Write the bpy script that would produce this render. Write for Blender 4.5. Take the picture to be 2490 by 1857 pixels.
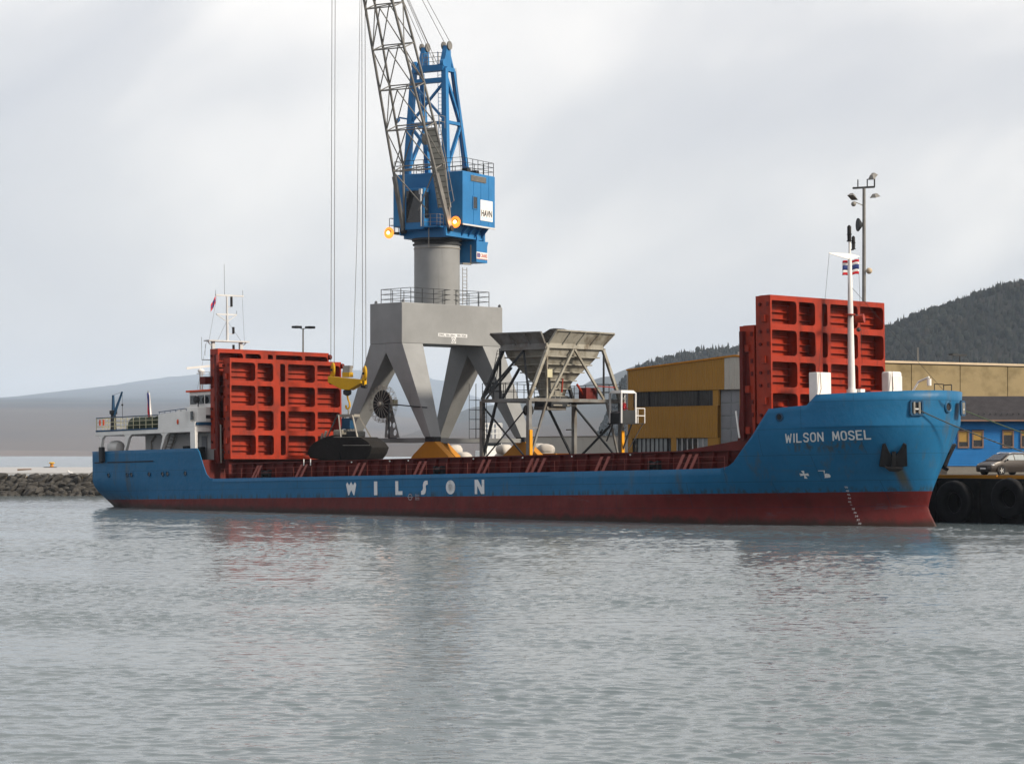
import bpy, bmesh, math, random
from mathutils import Vector, Matrix
R = math.radians
scene = bpy.context.scene
for o in list(bpy.data.objects): bpy.data.objects.remove(o)
col = scene.collection

# ------------------------------------------------------------------ camera, sky, sun, exposure
CAM_H = 4.05
cd = bpy.data.cameras.new('camera'); cam = bpy.data.objects.new('camera', cd); col.objects.link(cam)
cam.location = (0, 0, CAM_H); cam.rotation_euler = (R(90), 0, 0)
cd.sensor_width = 36; cd.lens = 36 * 5900 / 2490; cd.shift_y = (1104 - 928.5) / 2490
cd.clip_start = 0.5; cd.clip_end = 60000
scene.camera = cam
SUN_EL, SUN_AZ = R(30), R(-24)            # azimuth measured from +X (right) towards +Y (away)
sun_dir = Vector((math.cos(SUN_EL) * math.cos(SUN_AZ), math.cos(SUN_EL) * math.sin(SUN_AZ), math.sin(SUN_EL)))
world = bpy.data.worlds.new('World'); scene.world = world; world.use_nodes = True
def build_world():
    nt = world.node_tree; n = nt.nodes; l = nt.links; n.clear()
    out = n.new('ShaderNodeOutputWorld'); bg = n.new('ShaderNodeBackground'); l.new(bg.outputs[0], out.inputs[0])
    bg.inputs['Strength'].default_value = 0.1
    sky = n.new('ShaderNodeTexSky'); sky.sky_type = 'NISHITA'; sky.sun_disc = False
    sky.sun_elevation = SUN_EL; sky.sun_rotation = R(90) - SUN_AZ; sky.dust_density = 3.0
    tc = n.new('ShaderNodeTexCoord'); sp = n.new('ShaderNodeSeparateXYZ'); l.new(tc.outputs['Generated'], sp.inputs[0])
    def m(op, a, b=None):
        q = n.new('ShaderNodeMath'); q.operation = op
        for i, v in enumerate((a, b)):
            if v is None: continue
            if isinstance(v, (int, float)): q.inputs[i].default_value = v
            else: l.new(v, q.inputs[i])
        return q.outputs[0]
    mp = n.new('ShaderNodeMapping'); mp.vector_type = 'TEXTURE'; mp.inputs['Rotation'].default_value = (0, R(-24), 0); mp.inputs['Scale'].default_value = (1.0, 1.0, 0.42)
    mp.inputs['Location'].default_value = (0.0, 0.0, 0.0)
    l.new(tc.outputs['Generated'], mp.inputs[0])
    nz = n.new('ShaderNodeTexNoise'); nz.inputs['Scale'].default_value = 4.4; nz.inputs['Detail'].default_value = 5; nz.inputs['Roughness'].default_value = 0.42; nz.inputs['Distortion'].default_value = 0.35
    l.new(mp.outputs[0], nz.inputs[0])
    rp = n.new('ShaderNodeValToRGB'); e = rp.color_ramp.elements
    e[0].position = 0.33; e[0].color = (2.26, 2.19, 2.27, 1); e[1].position = 0.66; e[1].color = (4.15, 3.88, 3.6, 1)
    e2 = rp.color_ramp.elements.new(0.5); e2.color = (2.78, 2.66, 2.62, 1)
    l.new(nz.outputs[0], rp.inputs[0])
    mx = n.new('ShaderNodeMix'); mx.data_type = 'RGBA'; mx.inputs[0].default_value = 0.88
    l.new(sky.outputs[0], mx.inputs[6]); l.new(rp.outputs[0], mx.inputs[7]); l.new(mx.outputs[2], bg.inputs[0])
build_world()
sd = bpy.data.lights.new('sun', 'SUN'); sd.energy = 2.0; sd.angle = R(9); sd.color = (1, 0.88, 0.72)
sun = bpy.data.objects.new('sun', sd); col.objects.link(sun)
sun.rotation_euler = sun_dir.to_track_quat('Z', 'Y').to_euler(); sun.location = (60, 100, 80)
vs = scene.view_settings; vs.view_transform = 'Standard'; vs.look = 'None'; vs.gamma = 1; vs.exposure = 1.5; vs.use_curve_mapping = False
scene.cycles.use_denoising = True; scene.cycles.max_bounces = 6; scene.cycles.volume_bounces = 2
scene.cycles.sample_clamp_indirect = 4

# ------------------------------------------------------------------ helpers
rnd = random.Random(7)
def tag(o, label=None, cat=None, group=None, kind=None):
    if label: o['label'] = label
    if cat: o['category'] = cat
    if group: o['group'] = group
    if kind: o['kind'] = kind
    return o
def empty(name, loc=(0, 0, 0), rot=(0, 0, 0), parent=None):
    o = bpy.data.objects.new(name, None); col.objects.link(o); o.location = loc; o.rotation_euler = rot; o.parent = parent
    o.empty_display_size = 0.5
    return o
MATS = {}
def mat(name, c, rough=0.55, metal=0.0, var=0.12, vs_=0.6, bump=0.0, bs=8.0, dirt=None, damt=0.0, dscale=(0.8, 0.8, 0.12), dpos=0.58, spec=0.2):
    m = bpy.data.materials.new(name); m.use_nodes = True; nt = m.node_tree; n = nt.nodes; l = nt.links
    b = n['Principled BSDF']; b.inputs['Roughness'].default_value = rough; b.inputs['Metallic'].default_value = metal
    b.inputs['Specular IOR Level'].default_value = spec
    tc = n.new('ShaderNodeTexCoord'); nz = n.new('ShaderNodeTexNoise'); nz.inputs['Scale'].default_value = vs_; nz.inputs['Detail'].default_value = 7; nz.inputs['Roughness'].default_value = 0.65
    l.new(tc.outputs['Object'], nz.inputs[0])
    rp = n.new('ShaderNodeValToRGB'); e = rp.color_ramp.elements
    e[0].position = 0.3; e[1].position = 0.7
    e[0].color = tuple(max(0, x * (1 - var)) for x in c) + (1,); e[1].color = tuple(min(1, x * (1 + var)) for x in c) + (1,)
    l.new(nz.outputs[0], rp.inputs[0]); out = rp.outputs[0]
    if dirt:
        mp = n.new('ShaderNodeMapping'); mp.inputs['Scale'].default_value = dscale; l.new(tc.outputs['Object'], mp.inputs[0])
        n2 = n.new('ShaderNodeTexNoise'); n2.inputs['Scale'].default_value = 1.0; n2.inputs['Detail'].default_value = 9; n2.inputs['Roughness'].default_value = 0.7
        l.new(mp.outputs[0], n2.inputs[0]); r2 = n.new('ShaderNodeValToRGB'); q = r2.color_ramp.elements
        q[0].position = dpos; q[0].color = (0, 0, 0, 1); q[1].position = min(0.99, dpos + 0.16); q[1].color = (damt, damt, damt, 1)
        l.new(n2.outputs[0], r2.inputs[0])
        mx = n.new('ShaderNodeMix'); mx.data_type = 'RGBA'; l.new(r2.outputs[0], mx.inputs[0]); l.new(out, mx.inputs[6]); mx.inputs[7].default_value = tuple(dirt) + (1,); out = mx.outputs[2]
    l.new(out, b.inputs['Base Color'])
    if bump:
        n3 = n.new('ShaderNodeTexNoise'); n3.inputs['Scale'].default_value = bs; n3.inputs['Detail'].default_value = 5; l.new(tc.outputs['Object'], n3.inputs[0])
        bp = n.new('ShaderNodeBump'); bp.inputs['Strength'].default_value = bump; bp.inputs['Distance'].default_value = 0.05; l.new(n3.outputs[0], bp.inputs['Height']); l.new(bp.outputs[0], b.inputs['Normal'])
    MATS[name] = m; return m
def nvec(a): return Vector(a)
class MB:
    def __init__(s): s.v = []; s.f = []
    def add(s, vs_, fs):
        k = len(s.v); s.v += [tuple(p) for p in vs_]; s.f += [tuple(i + k for i in q) for q in fs]; return s
    def box(s, x0, x1, y0, y1, z0, z1):
        return s.add([(x0, y0, z0), (x1, y0, z0), (x1, y1, z0), (x0, y1, z0), (x0, y0, z1), (x1, y0, z1), (x1, y1, z1), (x0, y1, z1)],
                     [(0, 3, 2, 1), (4, 5, 6, 7), (0, 1, 5, 4), (1, 2, 6, 5), (2, 3, 7, 6), (3, 0, 4, 7)])
    def hexa(s, lo, hi):
        n = len(lo)
        return s.add(list(lo) + list(hi), [tuple(range(n))[::-1], tuple(range(n, 2 * n))] + [(i, (i + 1) % n, n + (i + 1) % n, n + i) for i in range(n)])
    def prism(s, poly, vec):
        v = Vector(vec); return s.hexa(poly, [tuple(Vector(p) + v) for p in poly])
    def frame(s, a, b, up=(0, 0, 1)):
        d = (Vector(b) - Vector(a)).normalized(); u = Vector(up)
        if abs(d.dot(u)) > 0.97: u = Vector((0, 1, 0))
        x = d.cross(u).normalized(); return x, x.cross(d).normalized()
    def bar(s, a, b, w, h=None, w2=None, h2=None, up=(0, 0, 1)):
        h = h or w; w2 = w2 or w; h2 = h2 or h; x, y = s.frame(a, b, up); a = Vector(a); b = Vector(b)
        f = lambda p, w, h: [p - x * w / 2 - y * h / 2, p + x * w / 2 - y * h / 2, p + x * w / 2 + y * h / 2, p - x * w / 2 + y * h / 2]
        return s.hexa(f(a, w, h), f(b, w2, h2))
    def tube(s, a, b, r, n=8, r2=None):
        r2 = r if r2 is None else r2; x, y = s.frame(a, b); a = Vector(a); b = Vector(b)
        c = [(math.cos(2 * math.pi * i / n), math.sin(2 * math.pi * i / n)) for i in range(n)]
        return s.hexa([a + x * r * p + y * r * q for p, q in c], [b + x * r2 * p + y * r2 * q for p, q in c])
    def path(s, pts, r, n=6):
        for a, b in zip(pts[:-1], pts[1:]): s.tube(a, b, r, n)
        return s
    def lathe(s, c, axis, prof, n=24):
        ax = Vector(axis).normalized(); u = Vector((0, 0, 1)) if abs(ax.z) < 0.9 else Vector((1, 0, 0)); x = ax.cross(u).normalized(); y = ax.cross(x); c = Vector(c)
        vs_ = []
        for r, t in prof:
            for i in range(n):
                a = 2 * math.pi * i / n; vs_.append(c + ax * t + x * r * math.cos(a) + y * r * math.sin(a))
        m = len(prof); fs = [(j * n + i, j * n + (i + 1) % n, (j + 1) * n + (i + 1) % n, (j + 1) * n + i) for j in range(m - 1) for i in range(n)]
        fs += [tuple(range(n))[::-1], tuple((m - 1) * n + i for i in range(n))]
        return s.add(vs_, fs)
    def ball(s, c, r, n=12, m=8, sc=(1, 1, 1)):
        vs_ = [(c[0], c[1], c[2] + r * sc[2])]
        for j in range(1, m):
            a = math.pi * j / m
            for i in range(n): b = 2 * math.pi * i / n; vs_.append((c[0] + r * sc[0] * math.sin(a) * math.cos(b), c[1] + r * sc[1] * math.sin(a) * math.sin(b), c[2] + r * sc[2] * math.cos(a)))
        vs_.append((c[0], c[1], c[2] - r * sc[2])); fs = [(0, 1 + i, 1 + (i + 1) % n) for i in range(n)]
        for j in range(m - 2):
            for i in range(n): fs.append((1 + j * n + i, 1 + (j + 1) * n + i, 1 + (j + 1) * n + (i + 1) % n, 1 + j * n + (i + 1) % n))
        k = len(vs_) - 1; fs += [(k, 1 + (m - 2) * n + (i + 1) % n, 1 + (m - 2) * n + i) for i in range(n)]
        return s.add(vs_, fs)
    def mesh(s, name, m, smooth=False):
        me = bpy.data.meshes.new(name); me.from_pydata([tuple(p) for p in s.v], [], s.f)
        bm = bmesh.new(); bm.from_mesh(me); bmesh.ops.recalc_face_normals(bm, faces=bm.faces); bm.to_mesh(me); bm.free()
        me.materials.append(MATS[m] if isinstance(m, str) else m)
        if smooth:
            me.polygons.foreach_set('use_smooth', [True] * len(me.polygons))
            me.set_sharp_from_angle(angle=R(38))
        return me
    def build(s, name, m, parent=None, smooth=False, loc=(0, 0, 0), rot=(0, 0, 0)):
        return put(name, s.mesh(name, m, smooth), parent, loc, rot)
def put(name, me, parent=None, loc=(0, 0, 0), rot=(0, 0, 0)):
    o = bpy.data.objects.new(name, me); col.objects.link(o); o.parent = parent; o.location = loc; o.rotation_euler = rot; return o
def bevel(o, w=0.03, seg=2):
    md = o.modifiers.new('bevel', 'BEVEL'); md.width = w; md.segments = seg; md.limit_method = 'ANGLE'; return o
def copy_tree(o, parent=None):
    c = o.copy(); col.objects.link(c); c.parent = parent
    for ch in o.children: copy_tree(ch, c)
    return c
def text_data(s, offset=0.0):
    cu = bpy.data.curves.new('t', 'FONT'); cu.body = s; cu.offset = offset; cu.resolution_u = 4
    ob = bpy.data.objects.new('t', cu); col.objects.link(ob); dg = bpy.context.evaluated_depsgraph_get(); dg.update()
    me = bpy.data.meshes.new_from_object(ob.evaluated_get(dg))
    bm = bmesh.new(); bm.from_mesh(me); bmesh.ops.triangulate(bm, faces=bm.faces)
    vs_ = [v.co.copy() for v in bm.verts]; fs = [tuple(v.index for v in f.verts) for f in bm.faces]; bm.free()
    bpy.data.objects.remove(ob); bpy.data.curves.remove(cu); bpy.data.meshes.remove(me)
    x0 = min(v.x for v in vs_); x1 = max(v.x for v in vs_); y0 = min(v.y for v in vs_); y1 = max(v.y for v in vs_)
    return [((v.x - x0) / (x1 - x0), (v.y - y0) / (y1 - y0)) for v in vs_], fs
def flat_text(name, s, org, u, v, w, h, m, parent, rot=(0, 0, 0), offset=0.01):
    vs_, fs = text_data(s, offset); org = Vector(org); u = Vector(u).normalized(); v = Vector(v).normalized()
    b = MB(); b.add([org + u * (p * w) + v * (q * h) for p, q in vs_], fs)
    me = bpy.data.meshes.new(name); me.from_pydata([tuple(p) for p in b.v], [], b.f); me.materials.append(MATS[m])
    return put(name, me, parent, rot=rot)

# quay frame: local x runs along the ship towards the bow, local y inland
TH = R(46.8); OX, OY = -17.9, 180.4; QROT = (0, 0, -TH)
def Q(x, y, z=0.0): return (OX + x * math.cos(TH) + y * math.sin(TH), OY - x * math.sin(TH) + y * math.cos(TH), z)

# ------------------------------------------------------------------ materials
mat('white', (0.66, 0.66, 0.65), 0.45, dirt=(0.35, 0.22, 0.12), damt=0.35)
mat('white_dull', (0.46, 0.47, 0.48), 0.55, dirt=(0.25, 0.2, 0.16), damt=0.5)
mat('lettering', (0.58, 0.6, 0.62), 0.5, var=0.08, dirt=(.22, .2, .18), damt=.7, dscale=(2.5, 2.5, 1.2), dpos=.54)
mat('faded_mark', (.3, .28, .3), .6)
mat('cover_red', (0.248, 0.0215, 0.0065), 0.42, var=0.2, vs_=0.5, dirt=(0.10, 0.014, 0.008), damt=0.85, dscale=(0.9, 0.9, 0.35), dpos=0.5, bump=0.15, bs=1.5)
mat('deck_red', (0.085, 0.008, 0.006), 0.6, var=0.3, vs_=1.0, dirt=(0.04, 0.011, 0.008), damt=0.7)
mat('stay_red', (0.19, 0.05, 0.04), 0.6)
mat('black', (0.012, 0.012, 0.014), 0.6, var=0.4)
mat('rubber', (0.007, 0.007, 0.0075), 0.7, var=0.5, vs_=2, bump=0.3)
mat('glass_dark', (0.015, 0.018, 0.022), 0.08, spec=0.6, var=0.3)
mat('ship_blue_dark', (0.009, 0.05, 0.11), 0.45)
mat('crane_grey', (0.205, 0.214, 0.22), 0.55, var=0.14, vs_=0.35, dirt=(0.11, 0.115, 0.115), damt=0.5, dscale=(1.2, 1.2, 0.1), bump=0.08, bs=2)
mat('crane_blue', (0.022, 0.145, 0.345), 0.40, var=0.14, vs_=0.5, dirt=(0.014, 0.06, 0.15), damt=0.45)
mat('galv', (0.22, 0.21, 0.19), 0.5, 0.1, var=0.2, vs_=1.5)
mat('stair_plate', (.34, .325, .28), .6, var=.2, vs_=1.5, dirt=(.14, .11, .07), damt=.6)
mat('jib_grey', (0.16, 0.158, 0.152), 0.55, 0.2, var=0.2, vs_=1.2)
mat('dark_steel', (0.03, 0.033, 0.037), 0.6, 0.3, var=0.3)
mat('wire', (0.1, 0.088, 0.078), 0.6, 0.3)
mat('bogie_yellow', (0.4, 0.165, 0.01), 0.55, dirt=(0.18, 0.1, 0.04), damt=0.6)
mat('hook_yellow', (0.52, 0.3, 0.008), 0.4, dirt=(0.2, 0.12, 0.03), damt=0.4)
mat('hopper_grey', (0.15, 0.152, 0.15), 0.6, var=0.25, vs_=0.9, dirt=(0.10, 0.085, 0.07), damt=0.85, dscale=(0.9, 0.9, 0.5), dpos=0.45, bump=0.15)
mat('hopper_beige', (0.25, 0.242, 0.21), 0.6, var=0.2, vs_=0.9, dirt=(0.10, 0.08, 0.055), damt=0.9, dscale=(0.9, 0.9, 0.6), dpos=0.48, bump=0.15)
mat('leg_yellow', (0.6, 0.26, 0.006), 0.5)
mat('clad_yellow', (0.315, 0.17, 0.032), 0.55, var=0.08, vs_=0.4, dirt=(0.26, 0.125, 0.022), damt=0.5, dscale=(3, 3, 0.08))
mat('clad_dark', (0.045, 0.046, 0.046), 0.6, var=0.3, dscale=(4, 4, 0.1), dirt=(0.12, 0.12, 0.11), damt=0.6)
mat('clad_cream', (0.42, 0.41, 0.375), 0.6, var=0.06)
mat('door_grey', (0.2, 0.215, 0.24), 0.55, var=0.1)
mat('pane_pale', (0.24, 0.27, 0.285), 0.25, var=0.2, vs_=1.5)
mat('concrete', (0.2, 0.19, 0.17), 0.85, var=0.2, vs_=0.3, bump=0.2, dirt=(0.14, 0.13, 0.12), damt=0.5)
mat('panel_beige', (0.21, 0.165, 0.09), 0.8, var=0.12, vs_=0.25, dirt=(0.085, 0.065, 0.03), damt=0.75, dscale=(0.22, 0.22, 0.32), dpos=0.52, bump=0.1, bs=4)
mat('trim_pale', (0.42, 0.34, 0.24), 0.6)
mat('asphalt', (0.05, 0.046, 0.04), 0.85, var=0.3, vs_=0.8, bump=0.3, bs=15)
mat('quay_wall', (0.009, 0.0088, 0.0085), 0.8, var=0.6, vs_=1.2, bump=0.5, bs=3, dirt=(0.035, 0.032, 0.028), damt=0.5)  # near-black base colour holds the shade on the quay face
mat('house_blue', (0.012, 0.145, 0.4), 0.55, var=0.12, vs_=0.8, dirt=(0.06, 0.19, 0.42), damt=0.4, dscale=(0.4, 0.4, 5))
mat('roof_tile', (0.03, 0.028, 0.031), 0.7, var=0.3, vs_=2, bump=0.5, bs=12)
mat('window_wood', (0.2, 0.13, 0.1), 0.6)
mat('blind', (0.33, 0.21, 0.06), 0.7)
mat('car_paint', (0.036, 0.03, 0.027), 0.3, 0.25, var=0.05, spec=0.4)
mat('chrome', (0.6, 0.6, 0.6), 0.2, 0.9)
mat('headlight', (0.75, 0.77, 0.8), 0.12, 0.3)
mat('skin', (0.45, 0.25, 0.17), 0.6); mat('jacket_red', (0.55, 0.02, 0.03), 0.7); mat('trousers', (0.03, 0.035, 0.05), 0.8)
mat('flag_red', (0.5, 0.02, 0.03), 0.7); mat('flag_blue', (0.03, 0.05, 0.17), 0.7); mat('flag_white', (0.7, 0.68, 0.68), 0.7)
mat('tarp_green', (0.022, 0.032, 0.018), 0.7, var=0.5, vs_=3, dirt=(0.24, 0.24, 0.08), damt=0.7, dscale=(2, 2, 2))
mat('rail_cream', (0.4, 0.38, 0.26), 0.6)
mat('orange', (0.55, 0.07, 0.02), 0.5)
mat('rock', (0.045, 0.043, 0.04), 0.85, var=0.5, vs_=0.9, bump=0.6, bs=5, dirt=(0.10, 0.09, 0.075), damt=0.7, dscale=(1, 1, 1))
mat('straw', (0.25, 0.18, 0.09), 0.9, var=0.4, vs_=1)
mat('wood', (0.16, 0.11, 0.075), 0.8, var=0.4)
mat('bag_white', (0.45, 0.43, 0.4), 0.75, var=0.1, bump=0.5, bs=4)
mat('rope', (0.05, 0.055, 0.05), 0.8); mat('rope_green', (0.07, 0.10, 0.06), 0.8)
mat('coal', (0.009, 0.008, 0.0075), 0.85, var=0.5, bump=1.0, bs=6)
mat('sign_purple', (0.13, 0.10, 0.2), 0.5); mat('sign_red', (0.4, 0.05, 0.03), 0.5); mat('sign_cyan', (0.35, 0.62, 0.72), 0.5)
def lamp_mat():
    m = bpy.data.materials.new('lamp_glow'); m.use_nodes = True; b = m.node_tree.nodes['Principled BSDF']
    b.inputs['Emission Color'].default_value = (1, 0.42, 0.12, 1); b.inputs['Emission Strength'].default_value = 2.4; MATS['lamp_glow'] = m
    m = bpy.data.materials.new('lamp_halo'); m.use_nodes = True; b = m.node_tree.nodes['Principled BSDF']; b.inputs['Base Color'].default_value = (.5, .15, .02, 1)
    b.inputs['Emission Color'].default_value = (1, 0.27, 0.03, 1); b.inputs['Emission Strength'].default_value = .5; MATS['lamp_halo'] = m  # weak amber emission imitates the halo around the bulb
lamp_mat()
def tree_mat(name, a, b_):
    mat(name, a, 0.9, var=0.5, vs_=0.02, dirt=b_, damt=0.6, dscale=(0.05, 0.05, 0.05), dpos=0.5)
tree_mat('conifer', (0.009, 0.0115, 0.008), (0.026, 0.017, 0.011))
tree_mat('hill_wood', (0.018, 0.017, 0.013), (0.035, 0.024, 0.016))

# ------------------------------------------------------------------ water
def water_mat(name, d1, d2, sc1=1.9, el=.62):
    m = bpy.data.materials.new(name); m.use_nodes = True; nt = m.node_tree; n = nt.nodes; l = nt.links; b = n['Principled BSDF']
    b.inputs['Base Color'].default_value = (0.105, 0.134, 0.148, 1); b.inputs['Roughness'].default_value = 0.12; b.inputs['IOR'].default_value = 1.333
    b.inputs['Specular IOR Level'].default_value = 0.5
    tc = n.new('ShaderNodeTexCoord')
    def nz(scale, sc, det, dist=0.0, rough=0.5):
        mp = n.new('ShaderNodeMapping'); mp.inputs['Scale'].default_value = sc; mp.inputs['Rotation'].default_value = (0, 0, R(8)); l.new(tc.outputs['Object'], mp.inputs[0])
        q = n.new('ShaderNodeTexNoise'); q.inputs['Scale'].default_value = scale; q.inputs['Detail'].default_value = det; q.inputs['Distortion'].default_value = dist; q.inputs['Roughness'].default_value = rough
        l.new(mp.outputs[0], q.inputs[0]); return q.outputs[0]
    a = nz(sc1, (el, 1.0, 1), 4, 0.6, 0.55); c = nz(0.22, (0.6, 1, 1), 2); d = nz(0.045, (0.5, 1, 1), 2)
    # gust patches modulate the ripples
    mr = n.new('ShaderNodeMapRange'); mr.inputs[1].default_value = 0.35; mr.inputs[2].default_value = 0.65; mr.inputs[3].default_value = 0.55; mr.inputs[4].default_value = 1.0; l.new(d, mr.inputs[0])
    mu = n.new('ShaderNodeMath'); mu.operation = 'MULTIPLY'; l.new(a, mu.inputs[0]); l.new(mr.outputs[0], mu.inputs[1])
    b1 = n.new('ShaderNodeBump'); b1.inputs['Strength'].default_value = 1.0; b1.inputs['Distance'].default_value = d1; l.new(mu.outputs[0], b1.inputs['Height'])
    b2 = n.new('ShaderNodeBump'); b2.inputs['Strength'].default_value = 1.0; b2.inputs['Distance'].default_value = d2; l.new(c, b2.inputs['Height']); l.new(b1.outputs[0], b2.inputs['Normal'])
    l.new(b2.outputs[0], b.inputs['Normal']); MATS[name] = m
water_mat('water', .18, .3); water_mat('water_near', .008, .0, 5.0, .5)
w = MB(); w.add([(-26000, -250, -.16), (26000, -250, -.16), (26000, 32000, -.16), (-26000, 32000, -.16)], [(0, 1, 2, 3)])
tag(w.build('water', 'water'), kind='structure')
def wave_patch():
    import numpy as np
    rg = np.random.default_rng(11)
    ys = [24.0]
    while ys[-1] < 300: ys.append(ys[-1] + max(.038, .0022 * ys[-1] - .06))
    ys = np.array(ys); nc = 600; u = np.linspace(-1, 1, nc)
    X = (10 + .29 * ys)[:, None] * u[None, :]; Y = np.repeat(ys[:, None], nc, 1); Zh = np.zeros_like(X); X = X.astype(np.float64)
    gust = np.zeros_like(X)
    for k in range(7):
        lam = rg.uniform(9, 45); a = rg.uniform(0, 6.28); gust += np.sin((X * np.cos(a) * .6 + Y * np.sin(a)) * 6.283 / lam + rg.uniform(0, 6.28))
    gust = np.clip(1 + .14 * gust, .55, 1.5)
    dX = np.zeros_like(X); dY = np.zeros_like(X)
    for k in range(64):
        short = k < 50; lam = float(np.exp(rg.uniform(np.log(.15), np.log(.55)) if short else rg.uniform(np.log(.7), np.log(1.8)))); th = R(90 + rg.normal(0, 22) + 4); kk = 6.283 / lam
        st = WAVE_SLOPE * (2 / 50) ** .5 if short else .045 * (2 / 14) ** .5; amp = st / kk
        ph = (X * math.cos(th) + Y * math.sin(th)) * kk + rg.uniform(0, 6.283); c = np.cos(ph); Zh += amp * c; sn = np.sin(ph) * amp * .8; dX -= sn * math.cos(th); dY -= sn * math.sin(th)
    edge = np.clip((1 - np.abs(u)) / .06, 0, 1)[None, :] * np.clip((300 - Y) / 40, 0, 1) * np.clip((Y - 24) / 3, 0, 1)
    Zh = Zh * gust * edge - .16 * (1 - edge) - .004; X = X + dX * gust * edge; Y = Y + dY * gust * edge
    nr = len(ys); co = np.stack([X, Y, Zh], -1).reshape(-1, 3).astype(np.float32)
    i = np.arange(nr - 1)[:, None] * nc + np.arange(nc - 1)[None, :]; q = np.stack([i, i + 1, i + nc + 1, i + nc], -1).reshape(-1).astype(np.int32)
    me = bpy.data.meshes.new('water'); nf = len(q) // 4; me.vertices.add(len(co)); me.vertices.foreach_set('co', co.ravel()); me.loops.add(len(q)); me.loops.foreach_set('vertex_index', q)
    me.polygons.add(nf); me.polygons.foreach_set('loop_start', np.arange(0, nf * 4, 4, dtype=np.int32)); me.polygons.foreach_set('use_smooth', np.ones(nf, dtype=bool)); me.update(); me.materials.append(MATS['water_near'])
    tag(put('water', me), kind='structure')
WAVE_SLOPE = 0.165
wave_patch()

# ------------------------------------------------------------------ hills
def hash2(i, j, s): 
    r = math.sin(i * 127.1 + j * 311.7 + s * 74.7) * 43758.5453; return r - math.floor(r)
def vnoise(x, y, s=0):
    i = math.floor(x); j = math.floor(y); fx = x - i; fy = y - j; fx = fx * fx * (3 - 2 * fx); fy = fy * fy * (3 - 2 * fy)
    a = hash2(i, j, s); b = hash2(i + 1, j, s); c = hash2(i, j + 1, s); d = hash2(i + 1, j + 1, s)
    return (a + (b - a) * fx) * (1 - fy) + (c + (d - c) * fx) * fy
def fbm(x, y, s=0): return sum(vnoise(x * 2 ** k, y * 2 ** k, s + k) / 2 ** k for k in range(4)) / 1.875 - 0.5
def hill(name, crest, D, near, far, m, rough=0.06, seed=0, nx=140, ny=26):
    # crest: (world x, height) pairs along the ridge at distance D; slopes fall to the shore at distance near
    xs0, xs1 = crest[0][0], crest[-1][0]
    def h(x):
        for (a, ha), (b, hb) in zip(crest[:-1], crest[1:]):
            if a <= x <= b:
                t = (x - a) / (b - a); t = t * t * (3 - 2 * t) * 0.6 + t * 0.4; return ha + (hb - ha) * t
        return crest[-1][1]
    hm = max(c[1] for c in crest); vs_ = []; fs = []
    for j in range(ny):
        t = j / (ny - 1); y = near + (far - near) * t
        if y < D: k = (y - near) / (D - near); p = k ** 0.8 * (1 - 0.25 * math.sin(k * math.pi))
        else: k = (far - y) / (far - D); p = k * k * (3 - 2 * k)
        for i in range(nx):
            x = xs0 + (xs1 - xs0) * i / (nx - 1)
            z = h(x) * p * (1 + rough * 2 * fbm(x / (0.35 * (D - near)), y / (0.35 * (D - near)), seed)) + hm * rough * 0.5 * fbm(x / (0.06 * hm + 1) * 0.4, y / (0.06 * hm + 1) * 0.4, seed + 9) * p
            vs_.append((x, y, z - (0.6 if p == 0 else 0)))
    for j in range(ny - 1):
        for i in range(nx - 1): fs.append((j * nx + i, j * nx + i + 1, (j + 1) * nx + i + 1, (j + 1) * nx + i))
    b = MB(); b.add(vs_, fs); o = b.build(name, m, smooth=True); tag(o, kind='structure')
    return h, vs_, nx, ny
def land_mat(name, lo, hi, z0, z1, sc):
    m = bpy.data.materials.new(name); m.use_nodes = True; nt = m.node_tree; n = nt.nodes; l = nt.links; b = n['Principled BSDF']; b.inputs['Roughness'].default_value = 0.95; b.inputs['Specular IOR Level'].default_value = 0.1
    tc = n.new('ShaderNodeTexCoord'); sp = n.new('ShaderNodeSeparateXYZ'); l.new(tc.outputs['Object'], sp.inputs[0])
    nz = n.new('ShaderNodeTexNoise'); nz.inputs['Scale'].default_value = sc; nz.inputs['Detail'].default_value = 6; l.new(tc.outputs['Object'], nz.inputs[0])
    ma = n.new('ShaderNodeMath'); ma.operation = 'MULTIPLY_ADD'; l.new(nz.outputs[0], ma.inputs[0]); ma.inputs[1].default_value = (z1 - z0) * 2.5; l.new(sp.outputs[2], ma.inputs[2])
    mr = n.new('ShaderNodeMapRange'); mr.inputs[1].default_value = z0 + (z1 - z0) * 1.0; mr.inputs[2].default_value = z1 + (z1 - z0) * 1.3; l.new(ma.outputs[0], mr.inputs[0])
    mx = n.new('ShaderNodeMix'); mx.data_type = 'RGBA'; l.new(mr.outputs[0], mx.inputs[0]); mx.inputs[6].default_value = lo + (1,); mx.inputs[7].default_value = hi + (1,)
    l.new(mx.outputs[2], b.inputs[0]); MATS[name] = m
land_mat('far_land', (0.10, 0.078, 0.066), (0.024, 0.031, 0.044), 90, 260, 0.0009)
land_mat('shore_land', (0.14, 0.105, 0.085), (0.03, 0.037, 0.046), 30, 90, 0.0018)
land_mat('mid_land', (0.07, 0.047, 0.033), (0.03, 0.03, 0.026), 45, 130, 0.002)
def cr(D, pts): return [((x - 1245) / 5900 * D, max(1, CAM_H + (1104 - y) / 5900 * D)) for x, y in pts]
hill('far_hill', cr(24000, [(-1200, 1060), (-500, 1030), (0, 1006), (120, 985), (300, 938), (380, 914), (470, 904), (650, 896), (850, 898), (1000, 904), (1070, 925), (1150, 965), (1260, 1010), (1400, 1060), (1700, 1090)]), 24000, 5500, 30500, 'far_land', 0.11, 3)
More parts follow.
